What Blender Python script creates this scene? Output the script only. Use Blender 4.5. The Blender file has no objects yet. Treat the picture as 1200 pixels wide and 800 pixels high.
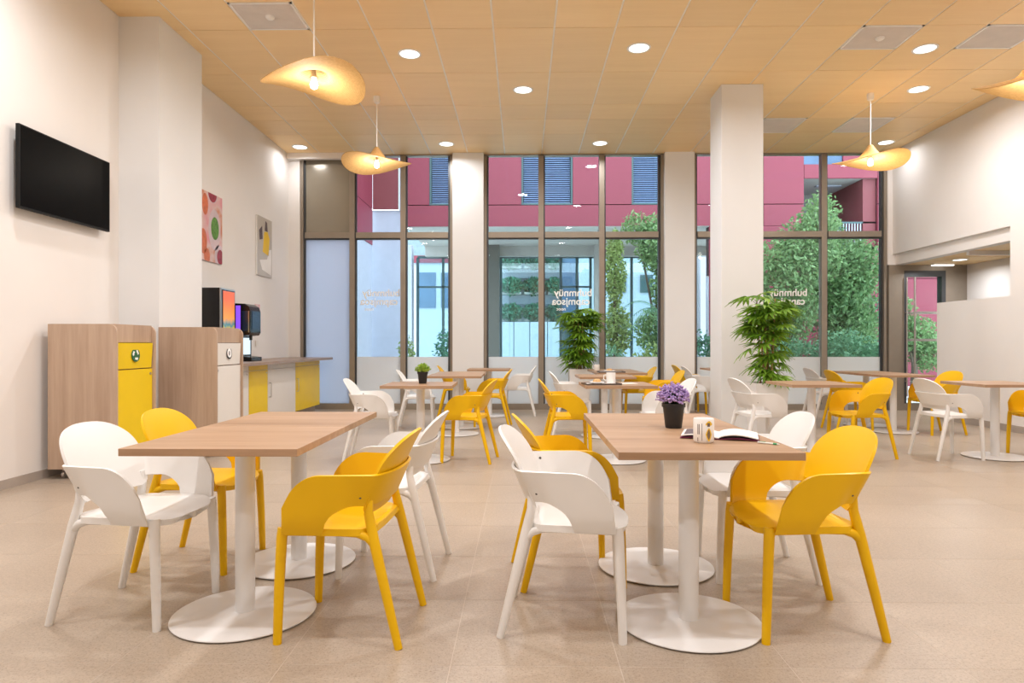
import bpy, bmesh, math, random
from mathutils import Vector, Matrix
random.seed(7)
R = math.radians
S = bpy.context.scene
C = S.collection

# ------------------------------------------------------------------ camera, world, exposure
EYE = 1.14
cam_d = bpy.data.cameras.new('camera')
cam = bpy.data.objects.new('camera', cam_d)
C.objects.link(cam)
cam.location = (0, 0, EYE)
cam.rotation_euler = (R(90), 0, 0.0155)
cam_d.sensor_width = 36
cam_d.lens = 774 / 1200 * 36
cam_d.shift_y = 0.0025
cam_d.clip_end = 300
S.camera = cam

W = bpy.data.worlds.new('world')
S.world = W
W.use_nodes = True
bg = W.node_tree.nodes['Background']
bg.inputs[0].default_value = (0.80, 0.90, 1.0, 1)
bg.inputs[1].default_value = 4.6

S.view_settings.view_transform = 'Standard'
S.view_settings.look = 'None'
S.view_settings.exposure = 0.0
S.view_settings.gamma = 1
S.view_settings.use_curve_mapping = False
cy = S.cycles
cy.use_denoising = True
cy.max_bounces = 10
cy.diffuse_bounces = 6
cy.glossy_bounces = 4
cy.transmission_bounces = 6
cy.transparent_max_bounces = 16
cy.sample_clamp_indirect = 6.0
cy.caustics_reflective = False
cy.caustics_refractive = False

LAMP_W = 41.0        # one recessed downlight
PENDANT_W = 16.0
LIGHT_COL = (0.985, 0.985, 1.0)

# ------------------------------------------------------------------ materials
MATS = {}
def base(name):
    m = bpy.data.materials.new(name)
    m.use_nodes = True
    nt = m.node_tree
    p = nt.nodes['Principled BSDF']
    return m, nt, p
def N(nt, t, **k):
    n = nt.nodes.new(t)
    for a, b in k.items():
        setattr(n, a, b)
    return n
def coords(nt, scale=(1, 1, 1), kind='Object'):
    tc = N(nt, 'ShaderNodeTexCoord')
    mp = N(nt, 'ShaderNodeMapping')
    mp.inputs['Scale'].default_value = scale
    nt.links.new(tc.outputs[kind], mp.inputs[0])
    return mp.outputs[0]
def ramp(nt, fac, stops):
    r = N(nt, 'ShaderNodeValToRGB')
    e = r.color_ramp.elements
    e[0].position, e[0].color = stops[0][0], (*stops[0][1], 1)
    e[1].position, e[1].color = stops[-1][0], (*stops[-1][1], 1)
    for pos, c in stops[1:-1]:
        x = e.new(pos); x.color = (*c, 1)
    nt.links.new(fac, r.inputs[0])
    return r.outputs[0]
def noise(nt, vec, scale, detail=3, rough=.5):
    n = N(nt, 'ShaderNodeTexNoise')
    n.inputs['Scale'].default_value = scale
    n.inputs['Detail'].default_value = detail
    n.inputs['Roughness'].default_value = rough
    nt.links.new(vec, n.inputs['Vector'])
    return n.outputs[0]
def plain(name, col, rough=.5, metal=0, var=.04, scale=6, spec=.5, bump=0, bscale=200):
    m, nt, p = base(name)
    v = coords(nt)
    f = noise(nt, v, scale)
    lo = tuple(c * (1 - var) for c in col); hi = tuple(min(1, c * (1 + var)) for c in col)
    nt.links.new(ramp(nt, f, [(.3, lo), (.7, hi)]), p.inputs['Base Color'])
    p.inputs['Roughness'].default_value = rough
    p.inputs['Metallic'].default_value = metal
    p.inputs['Specular IOR Level'].default_value = spec
    if bump:
        b = N(nt, 'ShaderNodeBump'); b.inputs['Strength'].default_value = bump
        b.inputs['Distance'].default_value = .002
        nt.links.new(noise(nt, v, bscale), b.inputs['Height'])
        nt.links.new(b.outputs[0], p.inputs['Normal'])
    MATS[name] = m
    return m
def wood(name, dark, light, axis, rough=.45, scale=1.0, per_object=0.0, spec=.4):
    """grain runs along axis"""
    m, nt, p = base(name)
    sc = [14 * scale] * 3
    sc[axis] = 0.9 * scale
    v = coords(nt, tuple(sc))
    if per_object:
        oi = N(nt, 'ShaderNodeObjectInfo')
        ad = N(nt, 'ShaderNodeVectorMath', operation='MULTIPLY_ADD')
        cb = N(nt, 'ShaderNodeCombineXYZ')
        for i in range(3):
            nt.links.new(oi.outputs['Random'], cb.inputs[i])
        nt.links.new(cb.outputs[0], ad.inputs[0])
        ad.inputs[1].default_value = (37, 53, 71)
        nt.links.new(v, ad.inputs[2])
        v = ad.outputs[0]
    f1 = noise(nt, v, 1.0, 4, .55)
    f2 = noise(nt, v, 6.0, 3, .6)
    mx = N(nt, 'ShaderNodeMix', data_type='FLOAT')
    mx.inputs[0].default_value = .35
    nt.links.new(f1, mx.inputs[2]); nt.links.new(f2, mx.inputs[3])
    col = ramp(nt, mx.outputs[0], [(.32, dark), (.68, light)])
    if per_object:
        hs = N(nt, 'ShaderNodeHueSaturation')
        mr = N(nt, 'ShaderNodeMapRange')
        mr.inputs[3].default_value = 1 - per_object; mr.inputs[4].default_value = 1 + per_object
        nt.links.new(oi.outputs['Random'], mr.inputs[0])
        nt.links.new(mr.outputs[0], hs.inputs['Value'])
        nt.links.new(col, hs.inputs['Color'])
        col = hs.outputs[0]
    nt.links.new(col, p.inputs['Base Color'])
    p.inputs['Roughness'].default_value = rough
    p.inputs['Specular IOR Level'].default_value = spec
    MATS[name] = m
    return m
def emit(name, col, strength):
    m = bpy.data.materials.new(name); m.use_nodes = True
    nt = m.node_tree
    nt.nodes.remove(nt.nodes['Principled BSDF'])
    e = N(nt, 'ShaderNodeEmission')
    e.inputs[0].default_value = (*col, 1); e.inputs[1].default_value = strength
    nt.links.new(e.outputs[0], nt.nodes['Material Output'].inputs[0])
    MATS[name] = m
    return m
def glass(name, tint, refl=.05, rough=0.0):
    m = bpy.data.materials.new(name); m.use_nodes = True
    nt = m.node_tree
    nt.nodes.remove(nt.nodes['Principled BSDF'])
    t = N(nt, 'ShaderNodeBsdfTransparent'); t.inputs[0].default_value = (*tint, 1)
    g = N(nt, 'ShaderNodeBsdfGlossy'); g.inputs['Roughness'].default_value = rough
    fr = N(nt, 'ShaderNodeFresnel'); fr.inputs[0].default_value = 1.3
    mth = N(nt, 'ShaderNodeMath', operation='ADD'); mth.inputs[1].default_value = refl
    nt.links.new(fr.outputs[0], mth.inputs[0])
    mx = N(nt, 'ShaderNodeMixShader')
    nt.links.new(mth.outputs[0], mx.inputs[0])
    nt.links.new(t.outputs[0], mx.inputs[1]); nt.links.new(g.outputs[0], mx.inputs[2])
    nt.links.new(mx.outputs[0], nt.nodes['Material Output'].inputs[0])
    MATS[name] = m
    return m
def frosted(name, col, clear=.2, transl=.6):
    m = bpy.data.materials.new(name); m.use_nodes = True
    nt = m.node_tree
    p = nt.nodes['Principled BSDF']
    p.inputs['Base Color'].default_value = (*col, 1); p.inputs['Roughness'].default_value = .25
    tl = N(nt, 'ShaderNodeBsdfTranslucent'); tl.inputs[0].default_value = (*col, 1)
    tr = N(nt, 'ShaderNodeBsdfTransparent'); tr.inputs[0].default_value = (*col, 1)
    a = N(nt, 'ShaderNodeMixShader'); a.inputs[0].default_value = transl
    b = N(nt, 'ShaderNodeMixShader'); b.inputs[0].default_value = clear
    nt.links.new(p.outputs[0], a.inputs[1]); nt.links.new(tl.outputs[0], a.inputs[2])
    nt.links.new(a.outputs[0], b.inputs[1]); nt.links.new(tr.outputs[0], b.inputs[2])
    nt.links.new(b.outputs[0], nt.nodes['Material Output'].inputs[0])
    MATS[name] = m
    return m
def foliage_mat(name, dark, light, rough=.5, transl=.25, nscale=9.0):
    m, nt, p = base(name)
    v = coords(nt)
    oi = N(nt, 'ShaderNodeObjectInfo')
    f = noise(nt, v, nscale, 2)
    ad = N(nt, 'ShaderNodeMath', operation='MULTIPLY_ADD')
    nt.links.new(oi.outputs['Random'], ad.inputs[0]); ad.inputs[1].default_value = .25
    nt.links.new(f, ad.inputs[2])
    nt.links.new(ramp(nt, ad.outputs[0], [(.35, dark), (.8, light)]), p.inputs['Base Color'])
    p.inputs['Roughness'].default_value = rough
    tl = N(nt, 'ShaderNodeBsdfTranslucent'); tl.inputs[0].default_value = (*light, 1)
    mx = N(nt, 'ShaderNodeMixShader'); mx.inputs[0].default_value = transl
    nt.links.new(p.outputs[0], mx.inputs[1]); nt.links.new(tl.outputs[0], mx.inputs[2])
    nt.links.new(mx.outputs[0], nt.nodes['Material Output'].inputs[0])
    MATS[name] = m
    return m
def stone_floor(name):
    m, nt, p = base(name)
    tc = N(nt, 'ShaderNodeNewGeometry')
    v = tc.outputs['Position']
    oi = N(nt, 'ShaderNodeObjectInfo')
    cloud = noise(nt, v, 1.1, 4, .6)
    c1 = ramp(nt, cloud, [(.3, (.375, .308, .242)), (.7, (.44, .367, .294))])
    fine = noise(nt, v, 130, 2, .6)
    dk = ramp(nt, fine, [(.33, (.70, .67, .65)), (.45, (1, 1, 1))])
    fine2 = noise(nt, v, 60, 3, .7)
    lt = ramp(nt, fine2, [(.4, (.93, .92, .91)), (.62, (1.06, 1.05, 1.04))])
    m1 = N(nt, 'ShaderNodeMix', data_type='RGBA', blend_type='MULTIPLY'); m1.inputs[0].default_value = 1
    nt.links.new(c1, m1.inputs[6]); nt.links.new(dk, m1.inputs[7])
    m2 = N(nt, 'ShaderNodeMix', data_type='RGBA', blend_type='MULTIPLY'); m2.inputs[0].default_value = 1
    nt.links.new(m1.outputs[2], m2.inputs[6]); nt.links.new(lt, m2.inputs[7])
    hs = N(nt, 'ShaderNodeHueSaturation')
    mr = N(nt, 'ShaderNodeMapRange'); mr.inputs[3].default_value = .97; mr.inputs[4].default_value = 1.03
    nt.links.new(oi.outputs['Random'], mr.inputs[0]); nt.links.new(mr.outputs[0], hs.inputs['Value'])
    nt.links.new(m2.outputs[2], hs.inputs['Color'])
    nt.links.new(hs.outputs[0], p.inputs['Base Color'])
    p.inputs['Roughness'].default_value = .34
    p.inputs['Specular IOR Level'].default_value = .45
    MATS[name] = m

plain('wall_paint', (.80, .775, .755), .7, var=.012, scale=2)
plain('column_paint', (.755, .765, .775), .65, var=.012, scale=2)
plain('grout', (.55, .48, .41), .8)
plain('skirting', (.40, .35, .31), .6)
stone_floor('floor_tile')
wood('ceiling_wood', (.88, .64, .335), (.94, .70, .385), 0, .5, .45, per_object=.05)
plain('runner', (.90, .86, .80), .5)
plain('grille_white', (.72, .67, .62), .5)
plain('frame_bronze', (.30, .255, .205), .4, .3)
plain('frame_dark', (.07, .075, .08), .35, .4)
plain('spandrel', (.32, .285, .225), .22, .2, var=.06, scale=1.5)
glass('clear_glass', (.91, .97, .97), .0)
frosted('frost_film', (.97, .985, 1.0), .12, .5)
frosted('frost_pane', (.70, .76, .84), .22, .6)
plain('sign_white', (.92, .92, .92), .5)
plain('plastic_white', (.77, .76, .745), .36, var=.01, spec=.5)
plain('plastic_yellow', (.77, .455, .003), .36, var=.02, spec=.28)
plain('screw_dark', (.12, .11, .10), .4, .6)
plain('glide_grey', (.25, .24, .23), .6)
wood('table_wood', (.285, .165, .088), (.445, .288, .178), 0, .42, .55, per_object=.04)
plain('metal_white', (.74, .735, .73), .32, var=.01)
wood('bin_wood', (.37, .255, .18), (.53, .39, .29), 2, .5, .5, per_object=.02)
plain('bin_yellow', (.80, .56, .005), .4, var=.02)
plain('bin_white', (.74, .71, .67), .4, var=.01)
plain('shadow_black', (.012, .012, .012), .8)
plain('badge_green', (.02, .12, .045), .5)
plain('badge_black', (.02, .02, .02), .5)
plain('steel', (.60, .58, .56), .3, .9)
plain('rubber', (.10, .10, .11), .6)
plain('counter_top', (.30, .215, .165), .35, var=.12, scale=5)
plain('machine_black', (.010, .009, .009), .25, var=.1)
plain('screen_black', (.004, .004, .004), .3, spec=.03)
plain('tv_frame', (.008, .008, .008), .45, spec=.2)
emit('lamp_disc', (1.0, .95, .88), 3.2)
emit('bulb', (1.0, .86, .66), 14.0)
emit('purple_light', (.30, .10, .95), 1.1)
emit('dispense_light', (.75, .9, 1.0), 1.2)
plain('machine_glass', (.02, .03, .07), .1)
plain('lamp_white', (.85, .84, .82), .4)
plain('soil', (.09, .06, .04), .9, var=.3, scale=40)
plain('pot_black', (.012, .012, .013), .45)
plain('cane', (.42, .26, .11), .6, var=.25, scale=18)
foliage_mat('palm_leaf', (.045, .14, .008), (.26, .46, .04), .4, .25)
foliage_mat('bush_leaf', (.08, .20, .012), (.45, .62, .10), .5, .3, 50)
foliage_mat('lavender_leaf', (.02, .06, .015), (.09, .17, .05), .6)
foliage_mat('lavender_bloom', (.20, .09, .40), (.68, .52, .85), .6, .2, 110)
plain('ceramic', (.85, .85, .84), .15)
plain('paper', (.82, .80, .78), .6)
plain('print_dark', (.10, .07, .08), .5, var=.4, scale=60)
plain('print_magenta', (.18, .02, .07), .4)
plain('print_grey', (.35, .34, .35), .5)
plain('pen_green', (.02, .30, .10), .4)
plain('pen_white', (.75, .78, .74), .4)
plain('banana_yellow', (.80, .52, .03), .5)
plain('tray_dark', (.10, .075, .06), .5)
plain('bread', (.55, .33, .14), .7, var=.2, scale=60)
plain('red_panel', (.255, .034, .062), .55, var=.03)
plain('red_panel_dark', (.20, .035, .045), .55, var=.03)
plain('joint_dark', (.06, .04, .045), .8)
plain('ext_white', (.47, .50, .60), .7, var=.03)
plain('ext_grey', (.36, .36, .35), .8, var=.05)
plain('ext_column', (.14, .14, .125), .8)
plain('ext_soffit', (.50, .50, .48), .8, var=.03)
plain('ext_frame', (.05, .10, .11), .4)
plain('blind', (.30, .40, .62), .4, var=.03)
plain('blind_dark', (.03, .045, .09), .5)
glass('store_glass', (.80, .93, .94), .05)
plain('ext_blue', (.09, .15, .26), .5, var=.15, scale=1.5)
plain('ext_pave', (.70, .69, .66), .9, var=.08)
plain('ext_room', (.25, .32, .34), .7, var=.1)
foliage_mat('tree_green', (.05, .14, .04), (.30, .46, .20), .6, .3)
foliage_mat('tree_teal', (.03, .11, .06), (.18, .36, .20), .6, .3)
foliage_mat('tree_lime', (.07, .14, .03), (.34, .45, .16), .6, .3)
foliage_mat('hedge_dark', (.015, .07, .045), (.10, .30, .19), .6, .2)
plain('bark', (.12, .095, .07), .9, var=.3, scale=20)
plain('flower_blue', (.45, .52, .80), .6)

def shade_mat():
    m, nt, p = base('woven_shade')
    v = coords(nt)
    w = N(nt, 'ShaderNodeTexWave', wave_type='RINGS', rings_direction='Z')
    w.inputs['Scale'].default_value = 28; w.inputs['Distortion'].default_value = 1.2
    nt.links.new(v, w.inputs['Vector'])
    f = noise(nt, v, 45, 3)
    mx = N(nt, 'ShaderNodeMix', data_type='FLOAT'); mx.inputs[0].default_value = .6
    nt.links.new(w.outputs['Fac'], mx.inputs[2]); nt.links.new(f, mx.inputs[3])
    col = ramp(nt, mx.outputs[0], [(.25, (.58, .37, .14)), (.75, (.78, .555, .25))])
    nt.links.new(col, p.inputs['Base Color']); p.inputs['Roughness'].default_value = .7
    tl = N(nt, 'ShaderNodeBsdfTranslucent'); nt.links.new(col, tl.inputs[0])
    ms = N(nt, 'ShaderNodeMixShader'); ms.inputs[0].default_value = .45
    nt.links.new(p.outputs[0], ms.inputs[1]); nt.links.new(tl.outputs[0], ms.inputs[2])
    nt.links.new(ms.outputs[0], nt.nodes['Material Output'].inputs[0])
    MATS['woven_shade'] = m
shade_mat()

# ------------------------------------------------------------------ geometry helpers
class MB:
    def __init__(s): s.v = []; s.f = []
    def add(s, vs, fs):
        o = len(s.v); s.v += [tuple(p) for p in vs]; s.f += [tuple(i + o for i in f) for f in fs]; return s
    def box(s, x0, x1, y0, y1, z0, z1):
        return s.add([(x0, y0, z0), (x1, y0, z0), (x1, y1, z0), (x0, y1, z0), (x0, y0, z1), (x1, y0, z1), (x1, y1, z1), (x0, y1, z1)],
              [(0, 3, 2, 1), (4, 5, 6, 7), (0, 1, 5, 4), (1, 2, 6, 5), (2, 3, 7, 6), (3, 0, 4, 7)])
    def tube(s, pts, rad, n=10, cap=True):
        pts = [Vector(p) for p in pts]
        if not hasattr(rad, '__len__'): rad = [rad] * len(pts)
        rings = []; prev = None
        for i, p in enumerate(pts):
            d = (pts[min(i + 1, len(pts) - 1)] - pts[max(i - 1, 0)]).normalized()
            if prev is None:
                a = Vector((1, 0, 0)) if abs(d.x) < .8 else Vector((0, 1, 0))
                u = d.cross(a).normalized()
            else:
                u = (prev - d * prev.dot(d)).normalized()
            prev = u
            w = d.cross(u)
            rings.append([p + (u * math.cos(2 * math.pi * k / n) + w * math.sin(2 * math.pi * k / n)) * rad[i] for k in range(n)])
        vs = [q for r in rings for q in r]; fs = []
        for i in range(len(rings) - 1):
            for k in range(n):
                a = i * n + k; b = i * n + (k + 1) % n
                fs.append((a, b, b + n, a + n))
        if cap:
            fs.append(tuple(range(n - 1, -1, -1))); fs.append(tuple(range((len(rings) - 1) * n, len(rings) * n)))
        return s.add(vs, fs)
    def lathe(s, prof, n=32, c=(0, 0, 0)):
        vs = []; fs = []
        m = len(prof)
        for k in range(n):
            a = 2 * math.pi * k / n
            vs += [(c[0] + r * math.cos(a), c[1] + r * math.sin(a), c[2] + z) for r, z in prof]
        for k in range(n):
            for i in range(m - 1):
                a = k * m + i; b = ((k + 1) % n) * m + i
                fs.append((a, b, b + 1, a + 1))
        return s.add(vs, fs)
    def prism(s, outline, axis, a0, a1):
        """outline: 2D polygon extruded along axis (0,1,2) from a0 to a1"""
        def mk(p, a):
            q = list(p); q.insert(axis, a); return tuple(q)
        n = len(outline)
        vs = [mk(p, a0) for p in outline] + [mk(p, a1) for p in outline]
        fs = [tuple(range(n - 1, -1, -1)), tuple(range(n, 2 * n))] + [(i, (i + 1) % n, (i + 1) % n + n, i + n) for i in range(n)]
        return s.add(vs, fs)
    def grid(s, P):
        r = len(P); c = len(P[0])
        return s.add([q for row in P for q in row], [(i * c + j, i * c + j + 1, (i + 1) * c + j + 1, (i + 1) * c + j) for i in range(r - 1) for j in range(c - 1)])
    def mesh(s, name, smooth=False, solid=0, bevel=0, weld=False, off=None):
        bm = bmesh.new()
        o = Vector(off) if off is not None else Vector((0, 0, 0))
        vs = [bm.verts.new(Vector(p) - o) for p in s.v]
        for f in s.f:
            if len(set(f)) > 2:
                try: bm.faces.new([vs[i] for i in f])
                except ValueError: pass
        if weld or solid: bmesh.ops.remove_doubles(bm, verts=bm.verts, dist=1e-5)
        if solid:
            bmesh.ops.recalc_face_normals(bm, faces=bm.faces)
            bmesh.ops.solidify(bm, geom=list(bm.faces), thickness=solid)
        bmesh.ops.recalc_face_normals(bm, faces=bm.faces)
        if bevel:
            ed = [e for e in bm.edges if len(e.link_faces) == 2 and e.calc_face_angle(0) > .6]
            bmesh.ops.bevel(bm, geom=ed, offset=bevel, segments=2, affect='EDGES', profile=.5)
        me = bpy.data.meshes.new(name)
        bm.to_mesh(me); bm.free()
        if smooth:
            for p in me.polygons: p.use_smooth = True
            try:
                me.set_sharp_from_angle(angle=R(40))
            except Exception: pass
        return me
def link(name, data, mat=None, parent=None):
    o = bpy.data.objects.new(name, data); C.objects.link(o)
    if mat and data is not None and hasattr(data, 'materials') and not data.materials: data.materials.append(MATS[mat])
    if parent is not None: o.parent = parent
    return o
def thing(name, label, cat, loc=(0, 0, 0), rz=0, group=None):
    o = bpy.data.objects.new(name, None); C.objects.link(o)
    o.empty_display_size = .1
    o.location = loc; o.rotation_euler = (0, 0, rz); o['label'] = label; o['category'] = cat
    if group: o['group'] = group
    return o
def origin(o):
    p = Vector((0, 0, 0))
    while o is not None:
        p += Vector(o.location); o = o.parent
    return p
def part(name, mb, mat, parent, world=False, **k):
    return link(name, mb.mesh(name, off=origin(parent) if world else None, **k), mat, parent)
def tag(o, label=None, cat=None, group=None, kind=None):
    if label: o['label'] = label
    if cat: o['category'] = cat
    if group: o['group'] = group
    if kind: o['kind'] = kind
    return o
def single(name, mb, mat, label, cat, group=None, loc=(0, 0, 0), **k):
    o = link(name, mb.mesh(name, off=loc, **k), mat); o.location = loc
    return tag(o, label, cat, group)
def struct(name, mb=None, mat=None, loc=(0, 0, 0), label=None, **k):
    o = link(name, mb.mesh(name, off=loc, **k) if mb else None, mat); o.location = loc
    o['kind'] = 'structure'
    if label: o['label'] = label
    return o
def copy_tree(o, parent=None):
    c = o.copy(); C.objects.link(c)
    if parent is not None: c.parent = parent
    for ch in list(o.children): copy_tree(ch, c)
    return c
def text_mesh(body, size, depth=.001, align='CENTER'):
    cu = bpy.data.curves.new('t', 'FONT'); cu.body = body; cu.size = size; cu.extrude = depth
    cu.align_x = align; cu.offset = size * .018; cu.resolution_u = 3
    o = bpy.data.objects.new('t', cu); C.objects.link(o)
    dg = bpy.context.evaluated_depsgraph_get()
    me = bpy.data.meshes.new_from_object(o.evaluated_get(dg))
    bpy.data.objects.remove(o); bpy.data.curves.remove(cu)
    me.materials.clear()
    return me

# ------------------------------------------------------------------ room dimensions
XL, XR, YB, ZC = -4.07, 6.36, 11.5, 4.44
Y0 = -4.0
kb = YB / 774
def bx(px): return (px - 612) * kb          # x on the glazed end wall

# ------------------------------------------------------------------ floor
fl = struct('floor', MB().box(XL - .3, XR + 2.2, Y0, YB + .25, -.12, -.0006), 'grout', label='beige speckled stone tile floor with pale joints')
TX0, TY0, TS, GAP = -.255 - .6 * 8, 2.34 - .6 * 2, .6, .003
full = MB().box(GAP / 2, TS - GAP / 2, GAP / 2, TS - GAP / 2, -.012, 0).mesh('floor_tile')
full.materials.append(MATS['floor_tile'])
rest = MB()
ntile = 0
for i in range(0, 24):
    for j in range(-9, 18):
        x = TX0 + i * TS; y = TY0 + j * TS
        x0, x1, y0, y1 = max(x, XL), min(x + TS, XR + 1.29), max(y, Y0), min(y + TS, YB)
        if x1 - x0 < .02 or y1 - y0 < .02: continue
        inview = (y1 > 2.2 and -.80 * y1 - .05 < x1 and x0 < .78 * y1 + .05 and x0 < XR)
        if inview and ntile < 300:
            ntile += 1
            if x1 - x0 > .59 and y1 - y0 > .59:
                o = link('floor_tile', full, None, fl); o.location = (x, y, 0)
            else:
                part('floor_tile', MB().box(x0 + GAP / 2, x1 - GAP / 2, y0 + GAP / 2, y1 - GAP / 2, -.012, 0), 'floor_tile', fl)
        else:
            rest.box(x0 + GAP / 2, x1 - GAP / 2, y0 + GAP / 2, y1 - GAP / 2, -.012, 0)
tag(part('floor_tile_field', rest, 'floor_tile', fl), kind='stuff')

# ------------------------------------------------------------------ ceiling
ce = struct('ceiling', MB().box(XL - .3, XR + .3, Y0, YB + .2, ZC + .006, ZC + .2), 'runner', label='suspended ceiling of pale maple wood tiles')
CX0, CW = .336 - .64 * 7, .64
cols = [CX0 + CW * k for k in range(0, 18)]
rows = [6.90 - 1.11 * k for k in range(9, 0, -1)] + [6.90, 8.03, 9.12, 9.71, 10.38, YB]
GR = [(-2.864, 6.345, 6.90), (3.536, 6.90, 7.46), (4.816, 6.90, 7.46), (3.536, 9.71, 10.38), (4.816, 9.71, 10.38)]
CG = .010
far_tiles = MB()
def ctile(x0, x1, y0, y1):
    if x1 - x0 < .03: return
    mb = MB().box(x0 + CG, x1 - CG, y0 + .005, y1 - .005, ZC, ZC + .0055)
    if y1 > 5.6:
        c = ((x0 + x1) / 2, (y0 + y1) / 2, ZC)
        o = link('ceiling_tile', mb.mesh('ceiling_tile', off=c), 'ceiling_wood', ce); o.location = c
    else:
        far_tiles.add(mb.v, mb.f)
for k in range(len(cols) - 1):
    for j in range(len(rows) - 1):
        x0, x1, y0, y1 = max(cols[k], XL), min(cols[k + 1], XR), rows[j], rows[j + 1]
        if x1 <= x0: continue
        g = [q for q in GR if abs(q[0] - cols[k]) < .05 and q[1] >= y0 - .02 and q[2] <= y1 + .02]
        if g:
            q = g[0]
            if q[1] - y0 > .05: ctile(x0, x1, y0, q[1])
            if y1 - q[2] > .05: ctile(x0, x1, q[2], y1)
        else:
            ctile(x0, x1, y0, y1)
tag(part('ceiling_tile_field', far_tiles, 'ceiling_wood', ce), kind='stuff')

# ------------------------------------------------------------------ walls
struct('wall_left', MB().box(XL - .2, XL, Y0, YB + .2, 0, ZC + .03), 'wall_paint')
struct('wall_rear', MB().box(XL - .2, XR + 1.5, Y0 - .2, Y0, 0, ZC + .03), 'wall_paint')
mb = MB().box(XR, XR + .2, Y0, 8.71, 0, ZC + .03).box(XR, XR + .2, 8.71, YB + .2, 2.68, ZC + .03)
struct('wall_right', mb, 'wall_paint', label='white side wall with an opening to a low lobby')
struct('wall_parapet', MB().box(XR, XR + .2, 8.71, 10.23, 0, 1.77), 'wall_paint', label='half height white wall below the lobby opening')
struct('trim_1', MB().box(XR + .05, XR + .2, 8.71, YB, 2.50, 2.68), 'wall_paint', label='white lintel under the upper side wall')
struct('wall_pillar', MB().box(XL, -3.66, 6.6, 7.49, 0, ZC), 'column_paint', label='square white pillar engaged in the side wall')
struct('wall_column', MB().box(2.53, 3.06, 8.43, 8.93, 0, ZC), 'column_paint', label='freestanding square white column', bevel=.006)
# lobby
struct('wall_lobby', MB().box(7.65, 7.85, 7.6, YB + .2, 0, 2.7).box(XR + .2, 7.65, 7.6, 7.8, 0, 2.7), 'wall_paint')
lc = struct('ceiling_lobby', MB().box(XR + .2, 7.7, 7.7, YB + .1, 2.53, 2.7), 'runner')
for y0 in (7.75, 8.45, 9.15):
    part('ceiling_plank', MB().box(XR + .2, 7.65, y0, y0 + .69, 2.512, 2.53), 'ceiling_wood', lc)
for y0 in (9.86, 10.42, 10.98):
    part('ceiling_plank', MB().box(XR + .2, 7.65, y0, y0 + .515, 2.50, 2.53), 'ceiling_wood', lc)
struct('trim_2', MB().box(XR + .2, 7.65, 9.80, 9.86, 2.45, 2.53), 'wall_paint', label='white batten across the lobby ceiling')
# end wall masonry
struct('wall_pier', MB().box(bx(531), bx(567), YB - .12, YB + .2, 0, ZC), 'column_paint', label='white pier between the left and middle windows')
struct('wall_pier', MB().box(bx(777), bx(811), YB - .12, YB + .2, 0, ZC), 'column_paint', label='white pier between the middle and right windows')
struct('wall_corner', MB().box(XL, bx(351), YB - .05, YB + .2, 0, ZC), 'wall_paint')
struct('wall_corner', MB().box(bx(1035), XR + .2, YB - .05, YB + .2, 2.5, ZC), 'wall_paint')
struct('trim_3', MB().box(XL, bx(412), YB - .16, YB - .06, ZC - .10, ZC), 'wall_paint', label='white blind box above the left window')
struct('baseboard_left', MB().box(XL, XL + .014, Y0, 6.6, 0, .075), 'skirting')
struct('baseboard_right', MB().box(XR - .014, XR, Y0, 10.23, 0, .09), 'skirting')

# ------------------------------------------------------------------ glazing
def bar(name, parent, x0, x1, z0, z1, mat='frame_bronze', y0=YB - .02, y1=YB + .10):
    return part(name, MB().box(x0, x1, y0, y1, z0, z1), mat, parent, world=True)
ZT = 3.04
def window(n, edges, label, special=None):
    w = struct('window_%d' % n, None, None, (edges[0], YB, 0), label)
    a, b = edges[0], edges[-1]
    bar('bottom_rail', w, a, b, 0, .10)
    bar('head_rail', w, a, b, ZC - .02, ZC + .003)
    for i, e in enumerate(edges):
        if i == 0: bar('jamb', w, e, e + .05, .10, ZC - .008); part('jamb_seal', MB().box(e + .05, e + .08, YB + .02, YB + .08, .1, ZC - .008), 'frame_dark', w, world=True)
        elif i == len(edges) - 1: bar('jamb', w, e - .05, e, .10, ZC - .008); part('jamb_seal', MB().box(e - .09, e - .05, YB + .02, YB + .08, .1, ZC - .008), 'frame_dark', w, world=True)
        else:
            bar('mullion', w, e - .045, e + .045, .10, ZC - .008)
            part('mullion_seal', MB().box(e + .045, e + .07, YB + .02, YB + .08, .1, ZC - .008), 'frame_dark', w, world=True)
    for i in range(len(edges) - 1):
        x0 = edges[i] + (.08 if i == 0 else .07); x1 = edges[i + 1] - (.09 if i == len(edges) - 2 else .045)
        bar('transom', w, x0, x1, ZT - .05, ZT + .05)
        part('transom_seal', MB().box(x0, x1, YB + .02, YB + .08, ZT - .075, ZT - .05), 'frame_dark', w, world=True)
        if special and i in special:
            part('spandrel_panel', MB().box(x0, x1, YB + .045, YB + .055, ZT + .05, ZC - .008), 'spandrel', w, world=True)
            part('frosted_pane', MB().box(x0, x1, YB + .045, YB + .055, .10, ZT - .075), 'frost_pane', w, world=True)
        else:
            part('glass_pane', MB().box(x0, x1, YB + .048, YB + .054, ZT + .05, ZC - .008), 'clear_glass', w, world=True)
            part('glass_pane', MB().box(x0, x1, YB + .048, YB + .054, .10, ZT - .075), 'clear_glass', w, world=True)
            part('frosted_film', MB().box(x0, x1, YB + .042, YB + .046, .10, .917), 'frost_film', w, world=True)
    return w
w1 = window(1, [bx(351), bx(412), bx(472), bx(531)], 'left glazed bay with one frosted strip', {0})
w2 = window(2, [bx(567), bx(634), bx(705), bx(777)], 'middle glazed bay behind the far tables')
w3 = window(3, [bx(811), 4.08, bx(963), bx(1035)], 'right glazed bay behind the column')
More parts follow.
